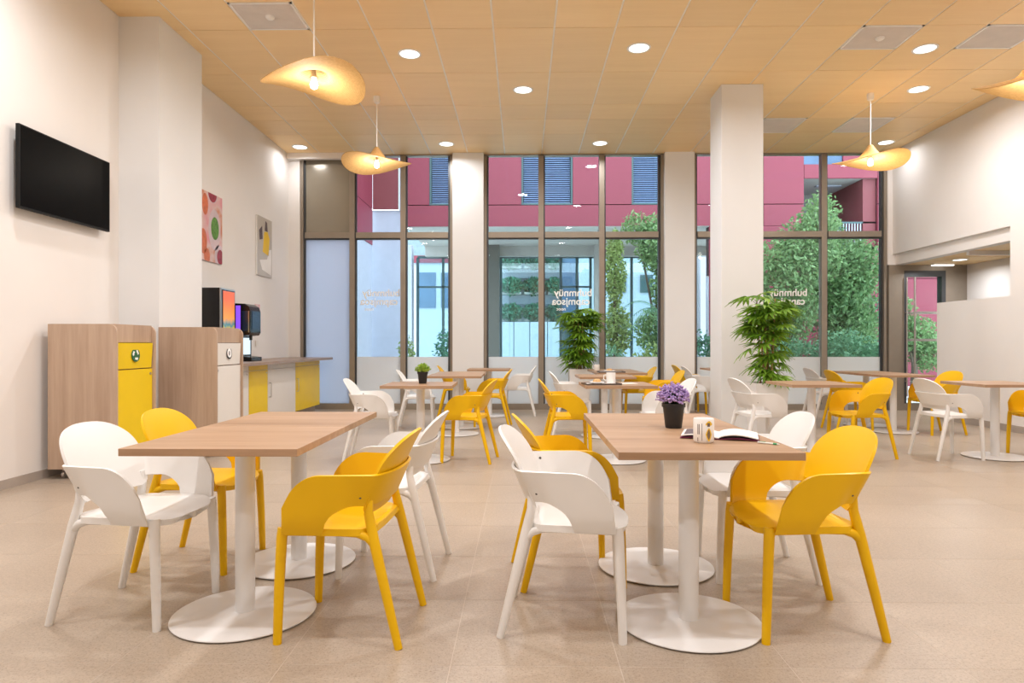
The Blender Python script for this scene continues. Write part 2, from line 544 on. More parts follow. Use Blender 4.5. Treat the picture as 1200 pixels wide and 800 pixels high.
def lettering(w, pxc, pyc, sgn=1):
    # read from outside, so it is mirrored from the room
    lines = [('buhmn\u00fcy', .178, 0, -.04), ('capmjsoa', .178, -.150, 0), ('nooc', .08, -.25, .17)]
    for body, size, dz, dx in lines:
        me = text_mesh(body, size, .0012)
        o = link('lettering', me, 'sign_white', w)
        o.rotation_euler = (R(90), 0, R(180))
        o.location = Vector((bx(pxc) - dx, YB + .036, 1.14 + (403 - pyc) * kb + dz - .04)) - Vector(w.location)
        o['label'] = 'white lettering on the glass, seen in reverse'
lettering(w1, 443, 344)
lettering(w2, 669, 344)
lettering(w3, 920, 344)

# lobby door
d1 = struct('door_1', None, None, (6.45, YB, 0), 'bronze framed glass door in the lobby')
def db(name, x0, x1, z0, z1, mat='frame_bronze', y0=YB - .05, y1=YB + .08):
    return part(name, MB().box(x0, x1, y0, y1, z0, z1), mat, d1, world=True)
db('door_frame', XR - .06, 6.56, 0, 2.5); db('door_frame', 6.56, 7.55, 2.40, 2.5); db('door_frame', 7.27, 7.42, 0, 2.40)
db('side_panel', 7.42, 7.65, 0, 2.5, 'frame_bronze', YB - .02)
db('door_rail', 6.56, 7.27, .0, .12); db('door_rail', 6.56, 7.27, 2.30, 2.40, 'frame_dark')
db('door_rail', 6.60, 7.27, 1.66, 1.70, 'steel'); db('door_rail', 6.60, 7.27, 1.19, 1.23, 'steel')
db('door_stile', 6.56, 6.60, .12, 2.3, 'frame_dark'); db('door_stile', 7.20, 7.27, .12, 2.3, 'frame_dark')
part('glass_pane', MB().box(6.60, 7.20, YB + .01, YB + .016, .12, 2.30), 'clear_glass', d1, world=True)
for x, dy, r in ((6.58, -.10, .011), (6.69, -.14, .016)):
    part('pull_bar', MB().tube([(x, YB + dy, .25), (x, YB + dy, 2.28)], r, 10), 'steel', d1, world=True, smooth=True)
    part('pull_bracket', MB().tube([(x, YB + dy, 1.68), (x, YB, 1.68)], .008, 8).tube([(x, YB + dy, .5), (x, YB, .5)], .008, 8), 'steel', d1, world=True)
o = thing('handrail', 'short bronze handrail on the lobby wall above the half wall', 'handrail', (7.60, 10.4, 1.85))
part('rail', MB().box(-.05, 0, -.28, .22, -.012, .025), 'frame_bronze', o)
part('bracket', MB().box(0, .05, -.03, .03, -.01, .01), 'frame_bronze', o)
o = thing('exit_light', 'slim lit box light over the lobby door', 'light fixture', (7.12, 11.3, 2.5))
part('housing', MB().box(-.17, .17, -.05, .05, -.02, 0), 'lamp_white', o)
part('diffuser', MB().box(-.165, .165, -.045, .045, -.035, -.02), 'lamp_disc', o)

# ------------------------------------------------------------------ lights in the ceiling
def downlight(x, y, label, z=ZC, w=LAMP_W, d=.22, lampname='recessed_downlight'):
    o = thing(lampname, label, 'ceiling light', (x, y, z), 0, 'recessed downlights')
    part('trim_ring', MB().lathe([(d / 2 + .022, 0), (d / 2 + .02, -.008), (d / 2, -.008), (d / 2 - .002, 0)], 32), 'lamp_white', o, smooth=True)
    part('diffuser', MB().lathe([(0, -.005), (d / 2, -.005), (d / 2, 0), (0, 0)], 32), 'lamp_disc', o, weld=True)
    L = bpy.data.lights.new('downlight_lamp', 'AREA'); L.shape = 'DISK'; L.size = d * .9; L.energy = w
    L.color = LIGHT_COL; L.spread = R(165)
    l = bpy.data.objects.new('downlight_lamp', L); C.objects.link(l); l.parent = o; l.location = (0, 0, -.02)
    return o
for x, y, lb in ((-1.28, 7.49, 'round recessed downlight between the left pendant and the middle of the ceiling'),
                 (1.30, 7.38, 'round recessed downlight in front of the column, right of centre'),
                 (0.01, 8.57, 'round recessed downlight in the middle of the ceiling'),
                 (-1.25, 10.87, 'small round downlight above the left white pier'),
                 (1.28, 10.87, 'small round downlight above the middle window'),
                 (-3.72, 11.0, 'round downlight in the corner washing the left wall'),
                 (4.50, 7.45, 'round recessed downlight between the two right ceiling grilles'),
                 (5.13, 8.63, 'round recessed downlight above and right of the right pendant'),
                 (5.95, 10.9, 'round downlight in the far corner washing the right wall')):
    downlight(x, y, lb, w=LAMP_W if -3.5 < x < 5.5 else 7) if y < 10.8 else downlight(x, y, lb, w=20 if -3.5 < x < 5.5 else 7)
for x, y in ((-3.2, 4.4), (-1.28, 4.4), (1.30, 4.4), (4.5, 4.4), (-3.2, 1.6), (-1.28, 1.6), (1.30, 1.6), (4.5, 1.6), (-1.28, -1.4), (1.3, -1.4), (4.5, -1.4)):  # unseen lamps added along the ceiling to light the room
    downlight(x, y, 'added unseen round downlight, nearer than the picture shows')
downlight(7.05, 10.75, 'round downlight in the low lobby ceiling', 2.5, 15, .2)

# ceiling grilles
def grille(x, y0, y1, lb, dome):
    o = thing('ceiling_grille', lb, 'ceiling grille', (x + CW / 2, (y0 + y1) / 2, ZC), 0, 'ceiling grilles')
    hx, hy = CW / 2 - .008, (y1 - y0) / 2 - .005
    part('grille_frame', MB().box(-hx, hx, -hy, -hy + .02, -.006, .015).box(-hx, hx, hy - .02, hy, -.006, .015).box(-hx, -hx + .02, -hy, hy, -.006, .015).box(hx - .02, hx, -hy, hy, -.006, .015), 'lamp_white', o)
    part('grille_plate', MB().box(-hx + .02, hx - .02, -hy + .02, hy - .02, -.001, .012), 'grille_white', o)
    s = MB()
    n = 22
    for i in range(n):
        yy = -hy + .03 + (2 * hy - .06) * i / (n - 1)
        s.box(-hx + .03, hx - .03, yy - .003, yy + .003, -.004, -.001)
    tag(part('grille_fins', s, 'grille_white', o), kind='stuff')
    if dome: part('sensor_dome', MB().lathe([(0, -.03), (.03, -.026), (.045, -.012), (.048, 0)], 20), 'lamp_white', o, smooth=True, weld=True)
grille(-2.864, 6.345, 6.90, 'square white ceiling grille left of the near pendant cord', True)
grille(3.536, 6.90, 7.46, 'square white ceiling grille with a dome, nearest the column', True)
grille(4.816, 6.90, 7.46, 'plain white ceiling grille at the right edge of the picture', False)
grille(3.536, 9.71, 10.38, 'far grey ceiling grille partly hidden by the column', False)
grille(4.816, 9.71, 10.38, 'far grey ceiling grille behind the right pendant cord', False)

# pendants
def pendant(x, y, z, rz, lb, k=.21, tilt=0):
    o = thing('pendant_lamp', lb, 'pendant lamp', (x, y, ZC), 0, 'woven pendant lamps')
    dz = z - ZC
    part('ceiling_cup', MB().lathe([(0, 0), (.042, 0), (.044, -.05), (.036, -.085), (.006, -.1), (0, -.1)], 24), 'lamp_white', o, smooth=True, weld=True)
    part('cord', MB().tube([(0, 0, -.09), (0, 0, dz + .17)], .008, 8), 'lamp_white', o, smooth=True)
    Rr = .46
    P = []
    nr, na = 16, 64
    for i in range(nr + 1):
        row = []
        t = i / nr
        r = .03 + (Rr - .03) * t
        for j in range(na + 1):
            a = 2 * math.pi * j / na
            px, py = r * math.cos(a), r * math.sin(a)
            zz = k * px * py / Rr ** 2 + .14 * max(0, 1 - t * 3.2) ** 1.6 + .07 * (1 - t) - .02
            zz += tilt * px
            row.append((px, py, zz))
        P.append(row)
    sh = part('lamp_shade', MB().grid(P), 'woven_shade', o, smooth=True, solid=.006)
    sh.location = (0, 0, dz); sh.rotation_euler = (0, 0, rz)
    P2 = MB().lathe([(.012, .19), (.03, .15), (.032, .10), (.02, .1)], 16)
    so = part('socket_cap', P2, 'woven_shade', o, smooth=True); so.location = (0, 0, dz)
    so = part('lamp_holder', MB().lathe([(0, .10), (.02, .10), (.022, .03), (.04, .02), (.04, .012), (0, .012)], 16), 'steel', o, smooth=True, weld=True); so.location = (0, 0, dz)
    b = part('bulb', MB().lathe([(0, .012), (.016, .01), (.03, -.02), (.036, -.045), (.03, -.07), (.015, -.082), (0, -.085)], 20), 'bulb', o, smooth=True, weld=True); b.location = (0, 0, dz)
    L = bpy.data.lights.new('pendant_light', 'POINT'); L.energy = PENDANT_W; L.color = (1, .90, .76); L.shadow_soft_size = .04
    l = bpy.data.objects.new('pendant_light', L); C.objects.link(l); l.parent = o; l.location = (0, 0, dz - .14)
pendant(-1.90, 6.0, 3.55, R(90), 'large woven pendant shade hanging nearest on the left', .15)
pendant(-1.94, 8.78, 3.57, 0, 'woven pendant shade in front of the left window', .11)
pendant(4.59, 8.78, 3.57, R(75), 'woven pendant shade near the right wall and window', .12, .03)
pendant(4.59, 6.0, 3.50, R(75), 'woven pendant shade cut off by the right edge', .15, .06)

# ------------------------------------------------------------------ chair
def smooth01(t): t = max(0, min(1, t)); return t * t * (3 - 2 * t)
def make_chair(col, label):
    mat = 'plastic_' + col
    t = thing('armchair', label, 'chair')
    # seat
    outl = []
    for k in range(5):
        q = k / 4
        outl.append((-.135 + .06 * q, .155 + .062 * math.sin(q * math.pi / 2)))
    for k in range(1, 5): outl.append((-.075 + .165 * k / 5, .217 + .008 * k / 5))
    for k in range(0, 13):
        ph = R(87 * k / 12)
        outl.append((.09 + .176 * math.sin(ph) ** .72, .225 * math.cos(ph) ** .72))
    P = []
    for v, h in outl:
        row = []
        for j in range(13):
            u = -1 + 2 * j / 12
            z = .449 - .012 * (1 - u * u) * (1 - (v / .27) ** 2) - .020 * smooth01((v - .17) / .1) - .004 * u ** 4
            row.append((u * h, v, z))
        P.append(row)
    part('seat', MB().grid(P), mat, t, smooth=True, solid=.026)
    # band: two arms and the back strap, one continuous shell
    def plan(s, f):
        """s in [-1,1] along the U, f in [0,1] low->high ; returns x,y without z"""
        a = abs(s); sg = 1 if s >= 0 else -1
        if a < .34:                               # back strap
            q = a / .34 * math.pi / 2
            yb = -.150 - .05 * f
            x = .205 * math.sin(q) ** .9; y = yb + .075 * (1 - math.cos(q) ** .9)
            x += .03 * f * math.sin(q)
        else:
            q = (a - .34) / .66
            y = (-.075 - .05 * f) * (1 - q) + .205 * q
            x = .205 + .03 * f + .028 * math.sin(min(1, q * 1.5) * math.pi / 2)
        return sg * x, y
    P = []
    ns, nf = 68, 7
    for i in range(ns + 1):
        s = -1 + 2 * i / ns
        a = abs(s)
        y_mid = plan(s, .5)[1]
        if a < .34: zl, zh = .535, .655
        else:
            zh = .655 if y_mid < .055 else .425 + .23 * math.sqrt(max(0, 1 - ((y_mid - .055) / .15) ** 2)) ** .9
            zl = .535 if y_mid < -.075 else (.425 + .11 * math.sqrt(max(0, 1 - ((y_mid + .075) / .115) ** 2)) if y_mid < .04 else .425)
        row = []
        for j in range(nf + 1):
            f = j / nf
            z = zl + (zh - zl) * f
            fz = max(0, min(1, (z - .425) / .23))
            x, y = plan(s, (z - .535) / .12 if a < .34 else (fz if True else 0))
            if a >= .34:
                bl = smooth01((a - .34) / .2)
                x0, y0 = plan(s, (z - .535) / .12)
                x = x0 * (1 - bl) + x * bl; y = y0 * (1 - bl) + y * bl
                tuck = smooth01((.47 - z) / .05)
                x -= math.copysign(.016 * tuck, x)
            row.append((x, y, z))
        P.append(row)
    band = part('armrest_band', MB().grid(P), mat, t, smooth=True, solid=.011)
    # backrest panel, lying against the inside of the strap
    rows_ = [(.495, .165), (.503, .185), (.515, .197), (.535, .204), (.56, .208), (.60, .212), (.64, .214)]
    for k in range(1, 15):
        ph = R(89 * k / 14)
        rows_.append((.64 + .158 * math.sin(ph) ** .80, .215 * math.cos(ph) ** .78))
    P = []
    for z, h in rows_:
        f = (z - .535) / .12
        row = []
        for j in range(17):
            x = (-1 + 2 * j / 16) * h
            y = -.150 - .05 * f + .016 - .01 * max(0, f - 1) ** 2 + .072 * (1 - math.sqrt(1 - (x / .245) ** 2))
            row.append((x, y, z))
        P.append(row)
    part('backrest', MB().grid(P), mat, t, smooth=True, solid=.011)
    # legs
    for sx in (-1, 1):
        part('leg', MB().tube([(sx * .207, .235, 0), (sx * .205, .229, .2), (sx * .200, .220, .405), (sx * .195, .214, .436)], [.0165, .019, .0205, .024], 12), mat, t, smooth=True)
        part('leg', MB().tube([(sx * .209, -.236, 0), (sx * .204, -.187, .2), (sx * .197, -.135, .41), (sx * .190, -.115, .50), (sx * .186, -.119, .555)], [.0155, .0185, .021, .018, .012], 12), mat, t, smooth=True)
        part('side_rail', MB().tube([(sx * .198, -.142, .385), (sx * .198, -.115, .412), (sx * .198, -.075, .425), (sx * .198, .0, .427), (sx * .198, .20, .424)], [.019, .018, .0165, .0155, .015], 10), mat, t, smooth=True)
        for y, z in ((-.150, .625), (-.128, .565)):
            xo = .226 if z > .6 else .217
            o = part('screw', MB().lathe([(0, .004), (.0045, .003), (.006, 0), (.006, -.004), (0, -.004)], 10), 'screw_dark', t, weld=True)
            o.location = (sx * (xo + .004), y + .035, z); o.rotation_euler = (0, sx * R(90), 0)
        for y, z in ((.235, 0), (-.236, 0)):
            o = part('glide', MB().lathe([(0, .001), (.0125, .001), (.0135, .006), (0, .006)], 12), 'glide_grey', t, weld=True)
            o.location = (sx * .208, y, 0)
    part('back_rail', MB().tube([(-.19, -.128, .42), (-.1, -.115, .430), (0, -.112, .432), (.1, -.115, .430), (.19, -.128, .42)], .014, 8), mat, t, smooth=True)
    return t
chairs = [  # x, y, facing, colour, label
 (-1.664, 2.86, -7, 'white', 'white armchair nearest the left wall, in front of the wooden bin'),
 (-1.694, 3.49, -5, 'yellow', 'yellow armchair behind the white one, on the left side of the front left table'),
 (-.683, 2.70, 175, 'yellow', 'yellow armchair on the right of the front left table, nearest the camera'),
 (-.648, 3.405, 175.4, 'white', 'white armchair directly behind the yellow one right of the front left table'),
 (.171, 2.748, -7, 'white', 'white armchair left of the front right table, nearest the camera'),
 (.215, 3.27, 6, 'yellow', 'yellow armchair half hidden behind the white one left of the mug table'),
 (1.15, 2.73, 182.4, 'yellow', 'large yellow armchair right of the table with the mug and magazine'),
 (1.18, 3.348, 178, 'white', 'white armchair hidden behind the big yellow one right of the mug table'),
 (-1.515, 6.62, 3, 'white', 'white armchair left of the table with the small green plant'),
 (-.51, 6.5, 171, 'yellow', 'yellow armchair right of the table with the small green plant'),
 (-1.44, 8.95, 4, 'white', 'white armchair behind the small green plant, before the left window'),
 (-.40, 9.15, 176, 'yellow', 'yellow armchair just behind the one right of the green plant table'),
 (-1.10, 10.6, 2, 'yellow', 'far yellow armchair glimpsed behind the small green plant'),
 (-.03, 10.6, 178, 'white', 'white armchair by the middle window, right of the farthest left table'),
 (.42, 6.55, 0, 'yellow', 'yellow armchair left of the centre table with the white cup'),
 (1.46, 6.62, 184, 'white', 'white armchair behind the lavender pot'),
 (.60, 8.35, 2, 'white', 'white armchair in front of the left white planter'),
 (1.86, 8.7, 180, 'yellow', 'yellow armchair between the centre tables and the column, nearer one'),
 (1.76, 10.0, 180, 'yellow', 'yellow armchair by the middle window, right of the far centre tables'),
 (2.75, 10.95, 2, 'yellow', 'far yellow armchair left of the column by the right pier'),
 (2.74, 10.25, 0, 'white', 'far white armchair partly hidden by the column'),
 (2.38, 6.72, 6, 'white', 'white armchair in front of the right palm planter'),
 (3.45, 6.72, 186, 'yellow', 'yellow armchair right of the table beside the palm planter'),
 (4.38, 9.6, 0, 'white', 'far white armchair left of the long table by the right window'),
 (4.32, 8.8, 0, 'yellow', 'yellow armchair left of the long table by the right window'),
 (5.30, 8.45, 187, 'yellow', 'yellow armchair right of the long table, by the lobby half wall'),
 (4.26, 6.655, 4, 'white', 'white armchair left of the rightmost table, its back to the room'),
 (5.33, 6.72, 182, 'yellow', 'yellow armchair cut off by the right edge of the picture'),
]
proto = {}
for x, y, f, col, lb in chairs:
    if col not in proto: o = proto[col] = make_chair(col, lb)
    else: o = copy_tree(proto[col])
    o['label'] = lb; o['group'] = col + ' armchairs in the dining room'
    o.location = (x, y + .0155 * x, 0); o.rotation_euler = (0, 0, R(f - 89.1))

# ------------------------------------------------------------------ tables
TSZ = .672
def make_table():
    t = thing('pedestal_table', 'x', 'table')
    h = TSZ / 2
    top = part('tabletop', MB().box(-h, h, -h, h, .7215, .75), 'table_wood', t, bevel=.0015)
    part('mounting_plate', MB().box(-.18, .18, -.18, .18, .715, .7215), 'metal_white', t)
    part('pole', MB().lathe([(0, .009), (.040, .009), (.040, .715), (0, .715)], 32), 'metal_white', t, smooth=True, weld=True)
    part('base_plate', MB().lathe([(0, .0), (.27, .0), (.285, .004), (.29, .008), (.289, .011), (.27, .0135), (.05, .018), (0, .018)], 64), 'metal_white', t, smooth=True, weld=True)
    for a in range(3):
        x, y = .23 * math.cos(a * 2.1), .23 * math.sin(a * 2.1)
        part('levelling_foot', MB().lathe([(0, 0), (.012, 0), (.012, .0005), (0, .0005)], 10, (x, y, 0)), 'rubber', t, weld=True)
    return t
tables = [
 (-1.172, 2.795, -.9, 'square oak-topped table at the front left, nearest the camera'),
 (-1.172, 3.468, -.9, 'square oak-topped table pushed against the back of the front left one'),
 (.683, 2.712, -.9, 'square oak-topped table at the front right carrying the mug and magazine'),
 (.683, 3.385, -.9, 'square oak-topped table carrying the lavender pot'),
 (-1.0, 6.5, 0, 'square oak-topped table carrying the small green plant'),
 (-.84, 8.38, 0, 'oak-topped table between the green plant table and the left window, nearer half'),
 (-.84, 9.06, 0, 'oak-topped table between the green plant table and the left window, farther half'),
 (-.52, 10.5, 0, 'oak-topped table nearest the white pier of the middle window'),
 (.926, 6.5, 0, 'oak-topped table in the centre carrying a white cup and papers'),
 (1.02, 8.2, 0, 'oak-topped table behind the white cup table'),
 (1.35, 9.25, 0, 'oak-topped table by the middle window carrying a tray, nearer half'),
 (1.35, 9.93, 0, 'oak-topped table by the middle window, farther half'),
 (3.28, 10.6, 0, 'oak-topped table mostly hidden behind the column'),
 (2.92, 6.67, 0, 'oak-topped table beside the right palm planter'),
 (4.83, 8.6, 0, 'oak-topped table by the lobby, nearer half of the long pair'),
 (4.83, 9.28, 0, 'oak-topped table by the lobby, farther half of the long pair'),
 (4.78, 6.68, 0, 'oak-topped table at the right edge of the picture'),
]
pt = None
for x, y, a, lb in tables:
    if pt is None: o = pt = make_table()
    else: o = copy_tree(pt)
    o['label'] = lb; o['group'] = 'square pedestal tables'
    o.location = (x, y + .0155 * x, 0); o.rotation_euler = (0, 0, R(a + .9))

# ------------------------------------------------------------------ things on tables
def small_pot(name, label, loc, kind):
    o = thing(name, label, 'potted plant', loc)
    part('pot', MB().lathe([(0, 0), (.036, 0), (.038, .004), (.049, .098), (.054, .098), (.054, .115), (.048, .115), (.046, .10), (0, .10)], 28), 'pot_black', o, smooth=True, weld=True)
    part('soil', MB().lathe([(0, .104), (.0455, .102)], 20), 'soil', o, weld=True)
    lf = MB(); fl_ = MB()
    rnd = random.Random(3 if kind == 'lavender' else 5)
    n = 330 if kind == 'lavender' else 420
    for i in range(n):
        a = rnd.uniform(0, 6.283); el = math.asin(rnd.uniform(-.25, 1)) if kind == 'lavender' else rnd.uniform(.15, 1.5)
        rr = rnd.uniform(.040, .066) if kind == 'lavender' else rnd.uniform(.05, .088)
        d = Vector((math.cos(a) * math.cos(el), math.sin(a) * math.cos(el), math.sin(el) * .95))
        p = Vector((0, 0, .138 if kind == 'lavender' else .112)) + d * rr
        if kind == 'lavender':
            lf.tube([(d.x * .015, d.y * .015, .10), (p.x * .6, p.y * .6, p.z * .75 + .02), p], .0012, 3, False)
            e = p + d * rnd.uniform(.006, .018)
            for q in range(4):
                c = p.lerp(e, q / 3) + Vector((rnd.uniform(-1, 1), rnd.uniform(-1, 1), rnd.uniform(-1, 1))) * .003
                s = rnd.uniform(.0032, .0052)
                fl_.add([c + Vector((s, 0, 0)), c - Vector((s, 0, 0)), c + Vector((0, s, 0)), c - Vector((0, s, 0)), c + Vector((0, 0, s * 1.3)), c - Vector((0, 0, s * 1.3))],
                        [(0, 2, 4), (2, 1, 4), (1, 3, 4), (3, 0, 4), (2, 0, 5), (1, 2, 5), (3, 1, 5), (0, 3, 5)])
        else:
            u = d.cross(Vector((0, 0, 1)))
            u = (u.normalized() if u.length > .01 else Vector((1, 0, 0)))
            w = (d * rnd.uniform(.3, 1) + Vector((rnd.uniform(-.6, .6), rnd.uniform(-.6, .6), rnd.uniform(-.2, .8)))).normalized()
            s = rnd.uniform(.012, .021)
            lf.add([p - w * s, p + u * s * .55, p + w * s, p - u * s * .55], [(0, 1, 2, 3)])
            if i % 8 == 0: lf.tube([(d.x * .01, d.y * .01, .1), p], .0012, 3, False)
    part('foliage', lf, 'lavender_leaf' if kind == 'lavender' else 'bush_leaf', o)
    if kind == 'lavender':
        part('blossom', fl_, 'lavender_bloom', o)
        l2 = MB()
        for i in range(60):
            a = rnd.uniform(0, 6.283); r1 = rnd.uniform(.02, .06); h = rnd.uniform(.11, .165)
            p = Vector((math.cos(a) * r1, math.sin(a) * r1, h)); u = Vector((-math.sin(a), math.cos(a), 0)) * .004
            w = Vector((math.cos(a) * .4, math.sin(a) * .4, 1)).normalized() * .018
            l2.add([p - w, p + u, p + w, p - u], [(0, 1, 2, 3)])
        part('leaves', l2, 'lavender_leaf', o)
    return o
small_pot('lavender_pot', 'purple lavender in a black pot on the front right table pair', (.705, 3.09, .75), 'lavender')
small_pot('green_plant_pot', 'small bright green plant in a black pot on the table', (-.985, 6.52, .75), 'bush')

mug = thing('mug', 'white mug printed with a yellow and black motif beside the magazine', 'mug', (.722, 2.64, .75))
part('cup', MB().lathe([(0, 0), (.034, 0), (.037, .003), (.0405, .01), (.0405, .092), (.039, .095), (.037, .092), (.037, .012), (0, .010)], 40), 'ceramic', mug, smooth=True, weld=True)
def mug_patch(name, a0, a1, zf0, zf1, mat, n=8):
    """a printed patch wrapped on the mug: zf give bottom/top per fraction"""
    P = []
    for j in range(5):
        row = []
        for i in range(n + 1):
            f = i / n; a = R(a0 + (a1 - a0) * f)
            z = zf0(f) + (zf1(f) - zf0(f)) * j / 4
            row.append((.0409 * math.cos(a), .0409 * math.sin(a), z))
        P.append(row)
    return part(name, MB().grid(P), mat, mug)
lens = lambda c, h: (lambda f: c + h * math.sin(math.pi * f))
mug_patch('print', -95, -58, lens(.034, -.026), lens(.036, .024), 'banana_yellow')
mug_patch('print', -88, -66, lens(.033, -.018), lens(.035, .020), 'print_dark')
mug_patch('print', -96, -54, lambda f: .074 - .006 * math.sin(math.pi * f), lambda f: .076 + .012 * math.sin(math.pi * f), 'banana_yellow')
mug_patch('print', -86, -70, lambda f: .066, lambda f: .08, 'print_dark')
for k, (a, z0, z1) in enumerate(((-140, .035, .075), (-132, .035, .075), (-116, .010, .078), (-140, .008, .022))):
    mug_patch('print', a, a + (4 if k != 2 else 2.5), lambda f, z=z0: z, lambda f, z=z1: z, 'print_dark')
part('handle', MB().tube([(-.037, .014, .076), (-.058, .016, .078), (-.066, .017, .055), (-.06, .016, .028), (-.038, .014, .022)], .0055, 8), 'ceramic', mug, smooth=True).rotation_euler = (0, 0, R(-100))

def page(x0, x1, y0, y1, zf, n=12, th=.0012):
    P = [[(x0 + (x1 - x0) * i / n, y, zf(i / n)) for i in range(n + 1)] for y in (y0, y1)]
    return MB().grid(P)
mg = thing('magazine', 'open magazine with a dark magenta cover lying on the front right table', 'magazine', (.83, 2.79, .75), R(-18))
part('cover', page(-.155, .155, -.10, .10, lambda f: .001 + .006 * abs(math.sin(math.pi * f * 2)) , 20), 'print_magenta', mg, solid=-.002)
part('page_block', page(-.15, 0, -.098, .098, lambda f: .006 + .010 * math.sin(math.pi * min(1, f + .08)) ** .7, 12), 'paper', mg, smooth=True, solid=-.004)
part('page_block', page(0, .15, -.098, .098, lambda f: .008 + .013 * math.sin(math.pi * (f ** .8)) , 14), 'paper', mg, smooth=True, solid=-.004)
part('printed_photo', page(-.14, -.02, -.085, .085, lambda f: .0115 + .009 * math.sin(math.pi * min(1, f * .85 + .15)) ** .7, 12), 'print_dark', mg, smooth=True)
part('printed_text', page(.06, .13, -.08, -.0, lambda f: .0225 - .012 * f, 8), 'print_grey', mg, smooth=True)
pn = thing('pen', 'white and green pen beside the magazine', 'pen', (.955, 2.585, .7545), R(-42))
pn.scale = (.72, .8, .8)
part('barrel', MB().tube([(-.055, 0, 0), (.03, 0, 0)], .0042, 10), 'pen_white', pn, smooth=True)
part('grip', MB().tube([(.03, 0, 0), (.05, 0, 0)], .0045, 10), 'pen_green', pn, smooth=True)
part('clip', MB().box(-.05, -.01, -.0012, .0012, .0042, .006), 'pen_green', pn)
part('tip', MB().tube([(.05, 0, 0), (.064, 0, 0)], [.004, .001], 10), 'pen_white', pn, smooth=True)

def cup(label, loc, r=.04, h=.1):
    o = thing('white_cup', label, 'cup', loc, 0)
    part('cup_body', MB().lathe([(0, 0), (r * .9, 0), (r, .006), (r, h), (r * .92, h), (r * .9, .01), (0, .01)], 24), 'ceramic', o, smooth=True, weld=True)
    part('handle', MB().tube([(-r, 0, h * .8), (-r - .022, 0, h * .78), (-r - .026, 0, h * .45), (-r, 0, h * .25)], .005, 8), 'ceramic', o, smooth=True)
cup('tall white cup on the centre table', (.86, 6.42, .75), .045, .115)
cup('small white cup on the far centre table by the window', (1.10, 9.75, .75), .04, .09)
def tray(label, loc, rz, w=.34, d=.24):
    o = thing('serving_tray', label, 'tray', loc, rz)
    part('tray_plate', MB().box(-w / 2, w / 2, -d / 2, d / 2, 0, .008), 'tray_dark', o, bevel=.002)
    part('tray_rim', MB().box(-w / 2, w / 2, -d / 2, -d / 2 + .008, .008, .018).box(-w / 2, w / 2, d / 2 - .008, d / 2, .008, .018).box(-w / 2, -w / 2 + .008, -d / 2, d / 2, .008, .018).box(w / 2 - .008, w / 2, -d / 2, d / 2, .008, .018), 'tray_dark', o)
    part('paper_liner', MB().box(-w / 2 + .02, w / 2 - .02, -d / 2 + .02, d / 2 - .02, .008, .011), 'paper', o)
tray('tray with a white paper liner at the left of the centre table', (.76, 6.36, .75), R(8))
tray('dark tray on the far centre table by the window', (1.22, 9.1, .75), 0, .36, .26)
def plate(label, loc, r=.09):
    o = thing('plate', label, 'plate', loc)
    part('dish', MB().lathe([(0, 0), (r * .6, 0), (r, .014), (r, .017), (r * .6, .005), (0, .005)], 28), 'ceramic', o, smooth=True, weld=True)
    part('bread_roll', MB().lathe([(0, .045), (.02, .043), (.038, .032), (.042, .018), (.035, .006), (0, .005)], 16), 'bread', o, smooth=True, weld=True)
plate('white plate with a roll on the left tray of the centre table', (.72, 6.38, .761), .075)
plate('white plate with a roll on the far window table tray', (1.2, 9.1, .761), .08)
ns = MB().box(-.09, .09, -.06, .06, 0, .004)
o = single('paper_sheet', ns, 'paper', 'grey printed paper sheet right of the cup on the centre table', 'paper', loc=(0, 0, 0)); o.location = (1.03, 6.52, .75); o.rotation_euler = (0, 0, R(15))

